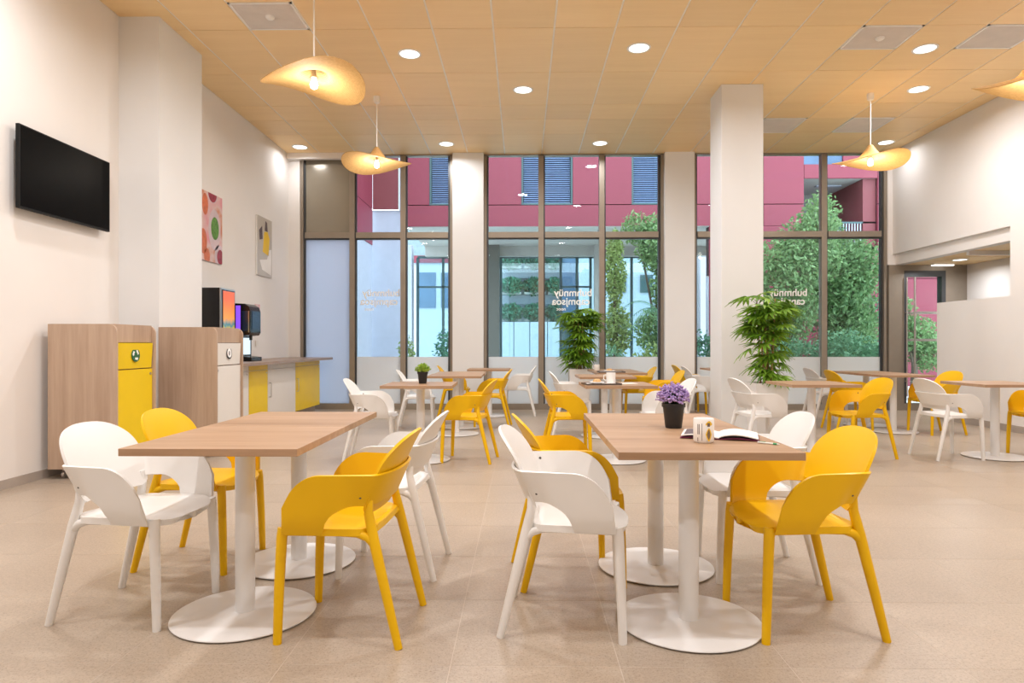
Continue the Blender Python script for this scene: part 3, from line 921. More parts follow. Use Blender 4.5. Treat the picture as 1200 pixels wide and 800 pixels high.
# ------------------------------------------------------------------ recycling bins
def bin_unit(label, x0, x1, y0, y1, col, badge):
    o = thing('recycling_bin', label, 'recycling bin', (x0, y0, 0), 0, 'wood panelled recycling bins')
    w = x1 - x0; d = y1 - y0; zt, zb = 1.31, .085
    def side(y):
        r = .07; ol = [(0, zb), (w, zb)] + [(w - r + r * math.cos(a), zt - r + r * math.sin(a)) for a in [R(15 * k) for k in range(7)]] + [(0, zt)]
        return MB().prism(ol, 1, y, y + .022)
    part('side_panel', side(0), 'bin_wood', o); part('side_panel', side(d - .022), 'bin_wood', o)
    part('body', MB().box(.01, w - .06, .022, d - .022, zb, 1.13).box(.01, .03, .022, d - .022, 1.13, zt - .01), 'bin_wood', o)
    part('hood', MB().box(.03, w - .03, .022, d - .022, zt - .02, zt).box(w - .05, w - .03, .022, d - .022, 1.155, zt - .02), 'bin_wood', o)
    part('slot', MB().box(.03, w - .05, .03, d - .03, 1.131, 1.154), 'shadow_black', o)
    m = 'bin_' + col
    flap = part('flap', MB().prism([(w - .06, .925), (w - .025, .925), (w - .012, 1.15), (w - .06, 1.15)], 1, .028, d - .035), m, o)
    door = part('door', MB().box(w - .06, w - .022, .026, d - .026, zb + .01, .915), m, o)
    part('door_lock', MB().tube([(0, 0, 0), (.006, 0, 0)], .012, 12), 'steel', door).location = (w - .022, d - .06 if col == 'yellow' else .07, .87)
    # badge
    cyb, czb = d / 2 + .0, 1.045
    bm_ = 'badge_green' if badge == 'recycle' else 'badge_black'
    bd = link('badge', MB().lathe([(0, 0), (.062, 0), (.062, .004), (0, .004)], 32).mesh('badge', weld=True), bm_, o)
    bd.location = (w - .017, cyb, czb); bd.rotation_euler = (0, R(90) - .058, 0)
    if badge == 'recycle':
        for k in range(3):
            a = R(120 * k + 90)
            # three chasing arrows
            c, s_ = math.cos(a), math.sin(a)
            def rot(p): return (p[0] * c - p[1] * s_, p[0] * s_ + p[1] * c)
            ol = [rot(p) for p in ((.012, -.024), (.030, -.034), (.044, -.012), (.052, -.012), (.040, .012), (.022, -.006), (.030, -.008))]
            ar = link('arrow', MB().prism(ol, 2, .004, .006).mesh('arrow'), 'sign_white', bd)
            ar.rotation_euler = (0, 0, R(180))
    else:
        link('ring', MB().lathe([(.040, .004), (.047, .004), (.047, .006), (.040, .006), (.040, .004)], 32).mesh('ring'), 'sign_white', bd)
        link('symbol', MB().prism([(-.022, -.010), (.006, -.022), (.024, -.012), (.024, .008), (-.004, .020), (-.022, .010)], 2, .004, .006).mesh('symbol'), 'print_grey', bd)
        link('disc_fill', MB().lathe([(0, .004), (.040, .004), (.040, .0045), (0, .0045)], 28).mesh('disc_fill', weld=True), 'sign_white', bd)
    for px in (.10, w - .10):
        for py in (.07, d - .07):
            c = part('caster', MB().tube([(px - .012, py, .033), (px + .012, py, .033)], .033, 16), 'steel', o, smooth=True)
            part('caster_fork', MB().box(px - .016, px + .016, py - .012, py + .012, .045, .086), 'steel', o)
    return o
bin_unit('wood panelled bin with a yellow door and a green recycling badge', XL + .075, -3.41, 5.5, 6.1, 'yellow', 'recycle')
bin_unit('wood panelled bin with a white door and a black round badge', -3.65, -3.06, 6.57, 7.2, 'white', 'black')

# ------------------------------------------------------------------ counter and cabinets
XF = -3.45
ct = thing('worktop', 'dark brown worktop along the left wall, ending at the window', 'worktop', (XL + .012, 7.5, .872))
part('slab', MB().box(0, -3.302 - XL, .0, 3.93, 0, .04), 'counter_top', ct, bevel=.003)
def cabinet(label, y0, y1, col, hinge):
    o = thing('base_cabinet', label, 'cabinet', (XL + .012, y0, 0), 0, 'base cabinets under the worktop')
    w = y1 - y0; d = XF - XL - .012
    part('plinth', MB().box(0, d - .08, 0, w, 0, .11), 'skirting', o)
    part('body', MB().box(0, d - .02, .001, w - .001, .11, .872), 'bin_white', o)
    part('drawer_front', MB().box(d - .02, d, .003, w - .003, .80, .868), 'bin_' + col, o)
    dr = part('door', MB().box(d - .02, d, .003, w - .003, .115, .792), 'bin_' + col, o)
    if hinge:
        hy = .05
        hb = MB().tube([(d, hy, .42), (d + .028, hy, .42), (d + .03, hy, .43), (d + .03, hy, .60), (d + .028, hy, .61), (d, hy, .61)], .007, 8)
        part('handle', hb, 'steel', dr, smooth=True)
    part('lock', MB().tube([(d, w - .05, .755), (d + .005, w - .05, .755)], .01, 10), 'steel', dr)
cabinet('white base cabinet next to the white bin', 7.5, 8.28, 'white', False)
cabinet('narrow yellow base cabinet near the white bin', 8.285, 8.90, 'yellow', False)
cabinet('white base cabinet between the two yellow ones', 8.905, 10.0, 'white', True)
cabinet('yellow base cabinet at the window end of the worktop', 10.005, 11.2, 'yellow', True)

ZW = .912
dm = thing('drink_dispenser', 'tall black drinks machine with an orange picture front behind the white bin', 'drinks machine', (XL + .04, 8.02, ZW))
part('body', MB().box(0, .33, 0, .40, 0, .92), 'machine_black', dm, bevel=.004)
part('front_bezel', MB().box(.33, .345, .0, .40, .0, .92), 'steel', dm)
pic = part('picture_panel', MB().box(.345, .352, .03, .38, .12, .90), 'machine_glass', dm)
m, nt, p = base('drink_picture')
v = coords(nt, (1, 1, 1), 'Generated')
sx = N(nt, 'ShaderNodeSeparateXYZ'); nt.links.new(v, sx.inputs[0])
nz = noise(nt, v, 3.0, 3)
ad = N(nt, 'ShaderNodeMath', operation='MULTIPLY_ADD'); nt.links.new(nz, ad.inputs[0]); ad.inputs[1].default_value = .25; nt.links.new(sx.outputs[2], ad.inputs[2])
colr = ramp(nt, ad.outputs[0], [(.12, (.03, .25, .30)), (.35, (.75, .12, .05)), (.5, (.55, .45, .06)), (.56, (.02, .22, .30)), (.66, (.85, .35, .06)), (1.0, (.75, .14, .05))])
nt.links.new(colr, p.inputs['Base Color']); p.inputs['Roughness'].default_value = .3
nt.links.new(colr, p.inputs['Emission Color']); p.inputs['Emission Strength'].default_value = .35
MATS['drink_picture'] = m
part('picture', MB().box(.352, .354, .045, .365, .14, .885), 'drink_picture', dm)
part('drip_tray', MB().box(.33, .42, .04, .36, 0, .03), 'machine_black', dm)

cm = thing('coffee_machine', 'black coffee machine with a purple light, right of the drinks machine', 'coffee machine', (XL + .18, 8.56, ZW))
ol = [(0, 0), (.36, 0), (.36, .055), (.22, .07), (.22, .33), (.325, .345), (.345, .38), (.345, .66), (.325, .72), (.27, .755), (.05, .765), (0, .73)]
part('body', MB().prism(ol, 1, 0, .34), 'machine_black', cm, bevel=.004)
part('purple_strip', MB().box(.155, .215, -.006, .0, .36, .73), 'purple_light', cm)
part('hopper_window', MB().box(.345, .350, .05, .30, .42, .66), 'machine_glass', cm)
part('side_window', MB().box(.235, .315, -.005, .0, .40, .66), 'machine_glass', cm)
part('window_trim', MB().box(.320, .330, -.008, -.001, .38, .66), 'steel', cm)
part('dispense_panel', MB().box(.22, .224, .05, .29, .09, .31).box(.12, .21, -.006, 0, .09, .31), 'dispense_light', cm)
part('spout', MB().tube([(.28, .17, .345), (.28, .17, .28)], .02, 12), 'machine_black', cm, smooth=True)

# ------------------------------------------------------------------ wall pictures, tv
def wave_picture(name, stops, scale, dist=0.0, seed=(0, 0, 0)):
    m, nt, p = base(name)
    tc = N(nt, 'ShaderNodeTexCoord'); mp = N(nt, 'ShaderNodeMapping'); mp.inputs['Location'].default_value = seed
    nt.links.new(tc.outputs['Object'], mp.inputs[0])
    vo = N(nt, 'ShaderNodeTexVoronoi'); vo.inputs['Scale'].default_value = scale
    nz = noise(nt, mp.outputs[0], scale * .8, 3)
    nt.links.new(mp.outputs[0], vo.inputs['Vector'])
    mx = N(nt, 'ShaderNodeMix', data_type='FLOAT'); mx.inputs[0].default_value = dist
    nt.links.new(vo.outputs['Distance'], mx.inputs[2]); nt.links.new(nz, mx.inputs[3])
    nt.links.new(ramp(nt, mx.outputs[0], stops), p.inputs['Base Color']); p.inputs['Roughness'].default_value = .35
    MATS[name] = m
wave_picture('poster_pink', [(.1, (.66, .20, .22)), (.35, (.72, .30, .34)), (.5, (.70, .52, .50)), (.62, (.62, .26, .14)), (.8, (.55, .08, .10))], 5, .7)
wave_picture('poster_grey', [(.2, (.45, .41, .36)), (.5, (.50, .46, .41)), (.8, (.56, .53, .49))], 3, .8)
plain('fruit_green', (.10, .26, .03), .4, var=.4, scale=30)
plain('fruit_red', (.30, .02, .04), .4, var=.3, scale=20)
plain('fruit_orange', (.62, .16, .06), .4, var=.2, scale=20)
plain('bowl_mauve', (.62, .50, .54), .4, var=.1)
def oval(cy_, cz_, ry, rz_, n=28): return [(cy_ + ry * math.cos(2 * math.pi * k / n), cz_ + rz_ * math.sin(2 * math.pi * k / n)) for k in range(n)]
p1 = thing('food_poster', 'pink food poster with a green fruit bowl, on the left wall', 'poster', (XL + .004, 8.27, 2.21))
part('board', MB().box(0, .018, 0, .58, 0, .89), 'poster_pink', p1)
def clip_oval(c, w, h):
    return [(min(max(a, 0), w), min(max(b, 0), h)) for a, b in c]
for nm, ov, m, lift in (('printed_bowl', oval(.36, .43, .17, .27), 'bowl_mauve', 1), ('printed_fruit', oval(.37, .45, .11, .15), 'fruit_green', 2),
                  ('printed_bowl', oval(.30, .93, .15, .16), 'bowl_mauve', 1), ('printed_fruit', oval(.30, .90, .12, .12), 'fruit_red', 2),
                  ('printed_bowl', oval(.50, .10, .14, .15), 'bowl_mauve', 1), ('printed_fruit', oval(.52, .09, .09, .10), 'fruit_red', 2),
                  ('printed_slice', oval(.05, .24, .10, .16), 'fruit_orange', 1), ('printed_slice', oval(.15, .06, .08, .10), 'fruit_orange', 1), ('printed_slice', oval(.10, .72, .08, .14), 'fruit_orange', 1)):
    part(nm, MB().prism(clip_oval(ov, .58, .89), 0, .018 + .0004 * (lift - 1), .018 + .0005 * lift), m, p1)
p2 = thing('drink_poster', 'grey poster with a yellow drink, on the left wall by the window', 'poster', (XL + .004, 10.02, 2.20))
part('board', MB().box(0, .018, 0, .60, 0, .92), 'poster_grey', p2)
part('printed_glass', MB().prism([(.22, .38), (.46, .34), (.50, .62), (.42, .72), (.28, .70)], 0, .018, .0185), 'banana_yellow', p2)
part('printed_leaf', MB().prism([(.10, .55), (.22, .58), (.20, .78), (.08, .70)], 0, .018, .0185), 'print_dark', p2)
part('printed_leaf', MB().prism([(.30, .72), (.42, .72), (.40, .86), (.33, .88)], 0, .018, .0185), 'print_dark', p2)
part('printed_cloth', MB().prism([(.20, .10), (.56, .04), (.58, .46), (.48, .44), (.40, .28), (.10, .24)], 0, .018, .0185), 'paper', p2)
part('frame_edge', MB().box(0, .02, -.008, 0, 0, .92), 'lamp_white', p2)
p3 = thing('small_notice', 'small colourful notice on the wall right of the coffee machine', 'notice', (XL + .004, 9.98, 1.43))
part('board', MB().box(0, .01, 0, .17, 0, .32), 'poster_pink', p3)
part('printed_block', MB().box(.01, .0105, .02, .15, .02, .12), 'print_grey', p3)
part('printed_block', MB().box(.01, .0105, .02, .15, .14, .20), 'banana_yellow', p3)
sk = thing('wall_socket', 'white socket plate above the worktop', 'socket', (XL + .004, 9.94, 1.07))
part('plate', MB().box(0, .01, 0, .085, 0, .085), 'bin_white', sk, bevel=.002)
part('insert', MB().lathe([(0, 0), (.022, 0), (.022, .002), (0, .002)], 20).add([], []), 'lamp_white', sk, weld=True).rotation_euler = (0, R(90), 0)
sk.children[-1].location = (.0102, .0425, .0425)

tv = thing('television', 'black flat television on the left wall', 'television', (XL + .07, 5.74, 2.555))
part('wall_bracket', MB().box(-.062, -.012, -.2, .2, -.15, .15), 'tv_frame', tv)
part('casing', MB().box(-.012, .02, -.575, .575, -.335, .335), 'tv_frame', tv, bevel=.004)
part('screen', MB().box(.02, .0215, -.563, .563, -.318, .323), 'screen_black', tv)
for c_ in tv.children: c_.rotation_euler = (0, R(0), 0)

# ------------------------------------------------------------------ big palms
def palm_leaf_mesh(seed, L=.20, n=8, wid=.016):
    rnd = random.Random(seed); mb = MB()
    for k in range(n):
        a = R(-78 + 156 * k / (n - 1)) + rnd.uniform(-.08, .08)
        ll = L * (1 - .28 * abs(k - (n - 1) / 2) / ((n - 1) / 2)) * rnd.uniform(.85, 1.1)
        d = Vector((math.sin(a), math.cos(a), 0)); s = Vector((d.y, -d.x, 0))
        pts = []
        for q in range(5):
            t = q / 4
            c = d * ll * t + Vector((0, 0, -.34 * ll * t * t + .03 * ll * t))
            w = wid * (math.sin(math.pi * min(1, t * .85 + .12)) ** .8) * (1 if t < .98 else .15)
            pts += [c - s * w + Vector((0, 0, .004)), c, c + s * w + Vector((0, 0, .004))]
        fs = []
        for q in range(4):
            o = q * 3
            fs += [(o, o + 1, o + 4, o + 3), (o + 1, o + 2, o + 5, o + 4)]
        mb.add(pts, fs)
    return mb.mesh('leaf')
LEAVES = [palm_leaf_mesh(i, .21, 8) for i in range(4)]
for l in LEAVES: l.materials.append(MATS['palm_leaf'])
def palm(label, loc, planter_h, stems, nleaf, spread, ztop, seed, planter_w):
    o = thing('potted_palm', label, 'potted plant', loc)
    w = planter_w / 2; w2 = w * .82; h = planter_h
    pl = MB()
    def ring(s, z): return [(-s, -s, z), (s, -s, z), (s, s, z), (-s, s, z)]
    vs = ring(w2, 0) + ring(w, h) + ring(w - .02, h) + ring(w - .025, h - .06)
    fs = [(3, 2, 1, 0)]
    for lv in range(3):
        for k in range(4): fs.append((lv * 4 + k, lv * 4 + (k + 1) % 4, lv * 4 + 4 + (k + 1) % 4, lv * 4 + 4 + k))
    pl.add(vs, fs)
    part('planter', pl, 'metal_white', o)
    part('soil', MB().box(-w + .026, w - .026, -w + .026, w - .026, h - .08, h - .04), 'soil', o)
    rnd = random.Random(seed)
    tops = []
    for k in range(stems):
        a = 6.283 * k / stems + rnd.uniform(-.4, .4); r0 = rnd.uniform(.02, .07)
        hh = h + (ztop - h) * rnd.uniform(.62, .88)
        p0 = Vector((math.cos(a) * r0, math.sin(a) * r0, h - .05)); p1_ = Vector((math.cos(a) * (r0 + .05), math.sin(a) * (r0 + .05), hh))
        mid = p0.lerp(p1_, .5) + Vector((rnd.uniform(-.015, .015), rnd.uniform(-.015, .015), 0))
        part('cane', MB().tube([p0, mid, p1_], [.012, .010, .007], 8), 'cane', o, smooth=True)
        tops.append((p0, p1_))
    for i in range(nleaf):
        p0, p1_ = tops[i % stems]
        t = rnd.uniform(.12, 1.0) if i % 3 else rnd.uniform(.7, 1.0)
        b = p0.lerp(p1_, t)
        az = rnd.uniform(0, 6.283); up = rnd.uniform(.1, .9)
        if t < .45: up -= .3
        d = Vector((math.cos(az), math.sin(az), up)).normalized()
        stalk = rnd.uniform(.05, .13) * spread
        e = b + d * stalk * 1.2
        if e.z > ztop - .04: e.z = ztop - .04
        st = part('leaf_stalk', MB().tube([b, b.lerp(e, .5) + Vector((0, 0, .012)), e], .003, 4, False), 'palm_leaf', o)
        lf = link('leaf', LEAVES[i % 4], None, o)
        lf.location = e
        sc = rnd.uniform(.75, 1.15) * spread
        lf.scale = (sc, sc, sc)
        yaw = math.atan2(d.y, d.x) - math.pi / 2
        lf.rotation_euler = (rnd.uniform(-.55, .35), rnd.uniform(-.35, .35), yaw + rnd.uniform(-.4, .4))
    return o
palm('leafy palm in a white planter in front of the column', (2.80, 7.62, 0), .70, 7, 105, 1.12, 1.82, 11, .37)
palm('leafy palm in a white planter before the middle window', (.95, 11.0, 0), .73, 6, 110, 1.3, 1.80, 23, .36)

# ================================================================== outside
YF = 18.0
kf = YF / 774
def fx(px): return (px - 612) * kf
def fz(py): return EYE + (403 - py) * kf
gr = struct('ground_outside', MB().box(-30, 40, YB + .25, 60, -.3, -.15), 'ext_pave', label='grey paving outside the windows')

bl = thing('apartment_building', 'red panelled building across the courtyard seen through the windows', 'building', (fx(475), YF, -.15))
def ext(name, x0, x1, z0, z1, mat, y0=YF, y1=YF + .08, parent=None):
    return part(name, MB().box(x0, x1, y0, y1, z0, z1), mat, parent or bl, world=True)
ext('backing_wall', fx(475), fx(503), 4.36, 9, 'joint_dark', YF + .10, YF + .3)
ext('backing_wall', fx(560), fx(611), 4.36, 9, 'joint_dark', YF + .10, YF + .3)
ext('backing_wall', fx(671), fx(740), 4.36, 9, 'joint_dark', YF + .10, YF + .3)
ext('backing_wall', fx(800), fx(940), 4.36, 9, 'joint_dark', YF + .10, YF + .3)
ext('backing_wall', fx(503), fx(560), 4.36, 4.93, 'joint_dark', YF + .10, YF + .3)
ext('backing_wall', fx(611), fx(671), 4.36, 4.93, 'joint_dark', YF + .10, YF + .3)
ext('backing_wall', fx(740), fx(800), 4.36, 4.93, 'joint_dark', YF + .10, YF + .3)
ext('backing_wall', fx(1026), fx(1300), 0, 9, 'joint_dark', YF + .10, YF + .3)
ext('backing_wall', fx(830), fx(938), 0, 4.36, 'joint_dark', YF + .10, YF + .3)
ext('backing_wall', fx(938), fx(1026), 0, 3.6, 'joint_dark', YF + .10, YF + .3)
g = .012
zj = 4.93
xs_low = [475, 705, 850, 893, 940]
for a, b in zip(xs_low[:-1], xs_low[1:]):
    ext('facade_panel', fx(a) + g, fx(b) - g, 4.35, zj - g, 'red_panel')
wins = [(503, 560), (611, 671), (740, 800)]
solid = [(475, 503), (560, 611), (671, 705), (705, 740), (800, 850), (850, 893), (893, 940)]
for a, b in solid:
    ext('facade_panel', fx(a) + g / 2, fx(b) - g / 2, zj + g, 9, 'red_panel')
for a, b in wins:
    x0, x1 = fx(a), fx(b)
    wd = ext('facade_window', x0, x1, zj + .05, 7.2, 'blind_dark', YF + .22, YF + .24)
    part('window_frame', MB().box(x0, x0 + .05, YF + .02, YF + .2, zj, 7.2).box(x1 - .05, x1, YF + .02, YF + .2, zj, 7.2).box(x0 + .05, x1 - .05, YF + .0, YF + .2, zj, zj + .05).box((x0 + x1) / 2 - .03, (x0 + x1) / 2 + .03, YF + .14, YF + .2, zj + .05, 7.2), 'ext_frame', wd, world=True)
    sl = MB()
    n = 38
    for i in range(n):
        z = zj + .08 + i * .058
        sl.add([(x0 + .06, YF + .06, z - .02), (x1 - .06, YF + .06, z - .02), (x1 - .06, YF + .12, z + .019), (x0 + .06, YF + .12, z + .019),
                (x0 + .06, YF + .064, z - .024), (x1 - .06, YF + .064, z - .024), (x1 - .06, YF + .124, z + .015), (x0 + .06, YF + .124, z + .015)],
               [(0, 1, 2, 3), (7, 6, 5, 4), (0, 4, 5, 1), (2, 6, 7, 3)])
    tag(part('blind', sl, 'blind', wd, world=True), kind='stuff')
    part('facade_panel', MB().box(x0, x1, YF, YF + .08, 7.2, 9), 'red_panel', bl, world=True)
# soffit under the overhang
ext('soffit', fx(475), fx(893), 4.33, 4.36, 'ext_soffit', YF + .02, 22.2)
ext('soffit_beam', fx(475), fx(893), 4.02, 4.33, 'ext_soffit', 21.6, 21.9)
# right wing coming down to the ground
for a, b in ((893, 940),):
    ext('facade_panel', fx(830) + g, fx(940) - g, 2.3, 4.34, 'red_panel')
    ext('facade_panel', fx(830) + g, fx(940) - g, 0, 2.28, 'red_panel')
for a, b, z0, z1 in ((940, 1025, 0, fz(290)), (940, 1025, fz(210), fz(194)), (985, 1025, fz(194), 9), (940, 985, 7.2, 9), (1025, 1100, 0, 2.9), (1025, 1100, 2.92, zj - g), (1025, 1100, zj + g, 9), (1100, 1180, 0, 2.9), (1100, 1180, 2.92, zj - g), (1100, 1180, zj + g, 9), (1180, 1300, 0, 9)):
    ext('facade_panel', fx(a) + g / 2, fx(b) - g / 2, z0, z1, 'red_panel')
ext('facade_window', fx(940), fx(985), fz(194), 7.2, 'ext_blue', YF + .05, YF + .1)
ext('balcony_floor', fx(940), fx(1025), fz(290) - .1, fz(290), 'ext_white', YF, YF + 2.2)
ext('balcony_back', fx(940), fx(1025), fz(290), fz(210), 'ext_grey', YF + 2.0, YF + 2.2)
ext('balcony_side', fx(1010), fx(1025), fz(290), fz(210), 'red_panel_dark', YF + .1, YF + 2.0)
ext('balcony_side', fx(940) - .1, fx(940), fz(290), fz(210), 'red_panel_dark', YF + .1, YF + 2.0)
ext('balcony_ceiling', fx(940), fx(1025), fz(210), fz(210) + .1, 'ext_soffit', YF + .1, YF + 2.2)
ext('balcony_light', fx(970), fx(1000), fz(210) - .03, fz(210), 'ext_white', YF + .8, YF + .95)
rl = ext('balcony_rail', fx(940), fx(1025), fz(262), fz(260), 'ext_frame', YF + .1, YF + .14)
for i in range(26):
    x = fx(942) + i * (fx(1024) - fx(942)) / 25
    part('baluster', MB().box(x - .012, x + .012, YF + .105, YF + .13, fz(288), fz(262)), 'ext_white', rl, world=True)
# left wing: flank wall running towards us, plus a set back bay
lw = thing('side_wing', 'pink flank wall and pale wall of the wing left of the courtyard', 'building', (fx(436) - .3, 15, -.15))
XS = fx(436)
def exw(name, *a, mat, yy): return part(name, MB().box(a[0], a[1], yy[0], yy[1], a[2], a[3]), mat, lw, world=True)
exw('flank_panel', XS - .1, XS, 4.83, 9, mat='red_panel', yy=(12.2, YF))
exw('flank_panel', XS - .1, XS, 3.84, 4.81, mat='red_panel', yy=(12.2, YF))
exw('flank_wall', XS - .2, XS - .02, -.15, 3.84, mat='ext_white', yy=(12.2, YF))
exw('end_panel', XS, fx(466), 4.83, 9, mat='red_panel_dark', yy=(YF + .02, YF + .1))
exw('end_wall', XS - .1, fx(474), -.15, 4.81, mat='ext_white', yy=(YF + .1, YF + .3))
exw('end_post', fx(467), fx(471), 4.81, 9, mat='ext_white', yy=(YF, YF + .1))

# glazed ground floor under the overhang
YS = 22.0
ks = YS / 774
def sx_(px): return (px - 612) * ks
def sz_(py): return EYE + (403 - py) * ks
st = thing('glazed_shopfront', 'teal framed glass ground floor below the red building', 'shopfront', (sx_(489), YS, -.15))
def sf(name, x0, x1, z0, z1, mat='ext_frame', y0=YS, y1=YS + .1): return part(name, MB().box(x0, x1, y0, y1, z0, z1), mat, st, world=True)
posts = [489, 519, 548, 573, 587, 634, 657, 676, 692, 740, 800]
for p_ in posts: sf('mullion', sx_(p_) - .04, sx_(p_) + .04, -.15, 4.02)
sf('rail', sx_(489), sx_(800), 4.0, 4.08); sf('rail', sx_(489), sx_(587), sz_(336) - .03, sz_(336) + .03); sf('rail', sx_(657), sx_(692), sz_(336) - .03, sz_(336) + .03)
for a, b in zip(posts[:-1], posts[1:]):
    part('glass_pane', MB().box(sx_(a) + .04, sx_(b) - .04, YS + .04, YS + .05, -.1, 4.0), 'store_glass', st, world=True)
o = single('concrete_column', MB().box(sx_(574), sx_(586), 21.2, 21.6, -.15, 4.33), 'ext_column', 'grey concrete column under the red overhang', 'column', loc=(sx_(580), 21.4, -.15))
o = single('concrete_column', MB().box(sx_(694), sx_(706), 21.2, 21.6, -.15, 4.33), 'ext_soffit', 'pale column right of the glazed shopfront', 'column', loc=(sx_(700), 21.4, -.15))
o = single('concrete_column', MB().box(sx_(474), sx_(487), 21.2, 21.6, -.15, 4.33), 'ext_white', 'white column left of the glazed shopfront', 'column', loc=(sx_(480), 21.4, -.15))
# terrace building reflected in the shopfront glass, modelled as solid behind it
YT = 32.0
kt = YT / 774
def tx(px): return (px - 612) * kt
def tz(py): return EYE + (403 - py) * kt
tb = thing('reflected_building', 'white building with planted balconies reflected in the shopfront glass, modelled behind it', 'building', (tx(560), YT, -.15))
def tbx(name, a, b, z0, z1, mat, y0, y1): return part(name, MB().box(tx(a), tx(b), y0, y1, z0, z1), mat, tb, world=True)
tbx('back_wall', 470, 860, -.15, 9, 'ext_room', YT + 1.6, YT + 1.9)
for y0, y1 in ((326, 316), (356, 346), (290, 281)):
    tbx('balcony_front', 540, 700, tz(y0), tz(y1), 'ext_white', YT - .1, YT)
    tbx('balcony_slab', 540, 700, tz(y0), tz(y0) + .1, 'ext_white', YT, YT + 1.6)
for a, b in ((586, 602), (603, 620), (621, 640), (641, 656)):
    tbx('garden_wall_panel', a, b, -.15, tz(378), 'ext_white', YT - 1.2, YT - 1.0)
tbx('end_bay', 676, 694, -.15, 5.2, 'ext_white', YT - 1.2, YT - 1.0)
tbx('blue_bay', 658, 675, tz(370), tz(300), 'ext_blue', YT - .6, YT - .5)
tbx('pink_reflection', 470, 545, tz(311), tz(303), 'red_panel', YT - 1.2, YT - 1.0)  # pink reflection on the glass, modelled as a solid band
tbx('left_wall', 470, 545, -.15, tz(311), 'ext_white', YT - 1.1, YT - .9)
for a, b in ((494, 514), (520, 535)):
    tbx('wall_window', a, b, tz(362), tz(322), 'ext_blue', YT - 1.15, YT - 1.1)
tbx('right_wall', 700, 860, -.15, 6, 'ext_white', YT - 1.1, YT - .9)
for a in (715, 745, 780):
    tbx('wall_window', a, a + 14, tz(345), tz(325), 'ext_frame', YT - 1.15, YT - 1.1)

def leaf_cloud(mb, c, r, n, size, rnd, flat=1.0):
    for i in range(n):
        while True:
            d = Vector((rnd.uniform(-1, 1), rnd.uniform(-1, 1), rnd.uniform(-1, 1)))
            if .05 < d.length < 1: break
        d *= (.55 + .45 * rnd.random()) / max(d.length, .3) * min(1, d.length * 1.4)
        p = Vector(c) + Vector((d.x * r[0], d.y * r[1], d.z * r[2]))
        a = Vector((rnd.gauss(0, 1), rnd.gauss(0, 1), rnd.gauss(0, 1) * flat)).normalized()
        b = a.cross(Vector((rnd.gauss(0, 1), rnd.gauss(0, 1), rnd.gauss(0, 1)))).normalized()
        s = size * rnd.uniform(.6, 1.3)
        mb.add([p - a * s, p + b * s * .42, p + a * s, p - b * s * .42], [(0, 1, 2, 3)])
def tree(name, label, loc, trunk_h, clumps, n, size, mat, seed, group=None):
    rnd = random.Random(seed)
    o = thing(name, label, 'tree', loc, 0, group)
    part('trunk', MB().tube([(0, 0, 0), (.04, .02, trunk_h * .5), (0, 0, trunk_h)], [.09, .07, .04], 8), 'bark', o, smooth=True)
    br = MB()
    for c, r in clumps: br.tube([(0, 0, trunk_h * .6), tuple(Vector(c) * .6 + Vector((0, 0, trunk_h * .3))), c], [.035, .025, .01], 5)
    part('branches', br, 'bark', o)
    mb = MB()
    tot = sum(r[0] * r[1] * r[2] for c, r in clumps)
    for c, r in clumps: leaf_cloud(mb, c, r, int(n * r[0] * r[1] * r[2] / tot) + 40, size, rnd)
    part('foliage', mb, mat, o)
    return o
G = 'trees in the courtyard'
tree('leafy_tree', 'tall pale green tree right of the column, outside the right window', (5.75, 14.6, -.15), 2.4, [((.0, 0, 2.5), (.85, .7, 1.3)), ((.55, .1, 3.3), (.8, .6, .9)), ((-.2, .1, 1.6), (.75, .6, .9)), ((.8, 0, 4.0), (.45, .4, .7))], 10500, .062, 'tree_green', 31, G)
tree('leafy_tree', 'bushy tree behind the right mullion, outside the right window', (7.25, 15.2, -.15), 2.2, [((0, 0, 2.6), (.9, .7, 1.2)), ((-.45, 0, 3.6), (.55, .5, .8)), ((.2, 0, 1.5), (.8, .7, .8)), ((.5, 0, 3.1), (.5, .5, .7))], 10500, .062, 'tree_green', 32, G)
tree('leafy_tree', 'teal green tree with a dark crown in the right window corner', (8.1, 16.6, -.15), 2.6, [((0, 0, 3.2), (.6, .6, .8)), ((.1, 0, 2.0), (.7, .6, .9)), ((-.3, .1, 4.1), (.35, .3, .4))], 4200, .06, 'tree_teal', 33, G)
tree('leafy_tree', 'low dark shrubby tree at the foot of the right window', (6.6, 13.6, -.15), .9, [((0, 0, 1.05), (.8, .4, .55)), ((-.9, .1, .95), (.6, .4, .5)), ((.7, 0, .95), (.4, .35, .45))], 4200, .05, 'tree_teal', 34, G)
tree('leafy_tree', 'green tree at the right of the middle window', (3.25, 16.0, -.15), 2.6, [((0, 0, 3.7), (.55, .5, .75)), ((-.5, .1, 4.1), (.35, .3, .45)), ((.3, 0, 2.6), (.5, .4, .7)), ((.1, 0, 1.6), (.7, .5, .6)), ((.35, 0, 4.4), (.3, .3, .3))], 7500, .06, 'tree_green', 35, G)
tree('leafy_tree', 'slender lime tree left of the middle window mullion', (2.15, 15.4, -.15), 2.2, [((0, 0, 2.9), (.28, .3, .8)), ((.05, 0, 1.6), (.35, .3, .7)), ((0, 0, 3.6), (.2, .2, .4))], 3000, .058, 'tree_lime', 36, G)
def shrub(label, loc, r, n, size, mat, seed, cat='shrub', group='shrubs outside the windows'):
    rnd = random.Random(seed)
    o = thing('shrub', label, cat, loc, 0, group)
    mb = MB(); leaf_cloud(mb, (0, 0, r[2] * .85), r, n, size, rnd)
    part('foliage', mb, mat, o)
    stm = MB()
    for k in range(4): stm.tube([(0, 0, 0), (rnd.uniform(-.5, .5) * r[0], rnd.uniform(-.5, .5) * r[1], r[2])], .015, 5)
    part('stems', stm, 'bark', o)
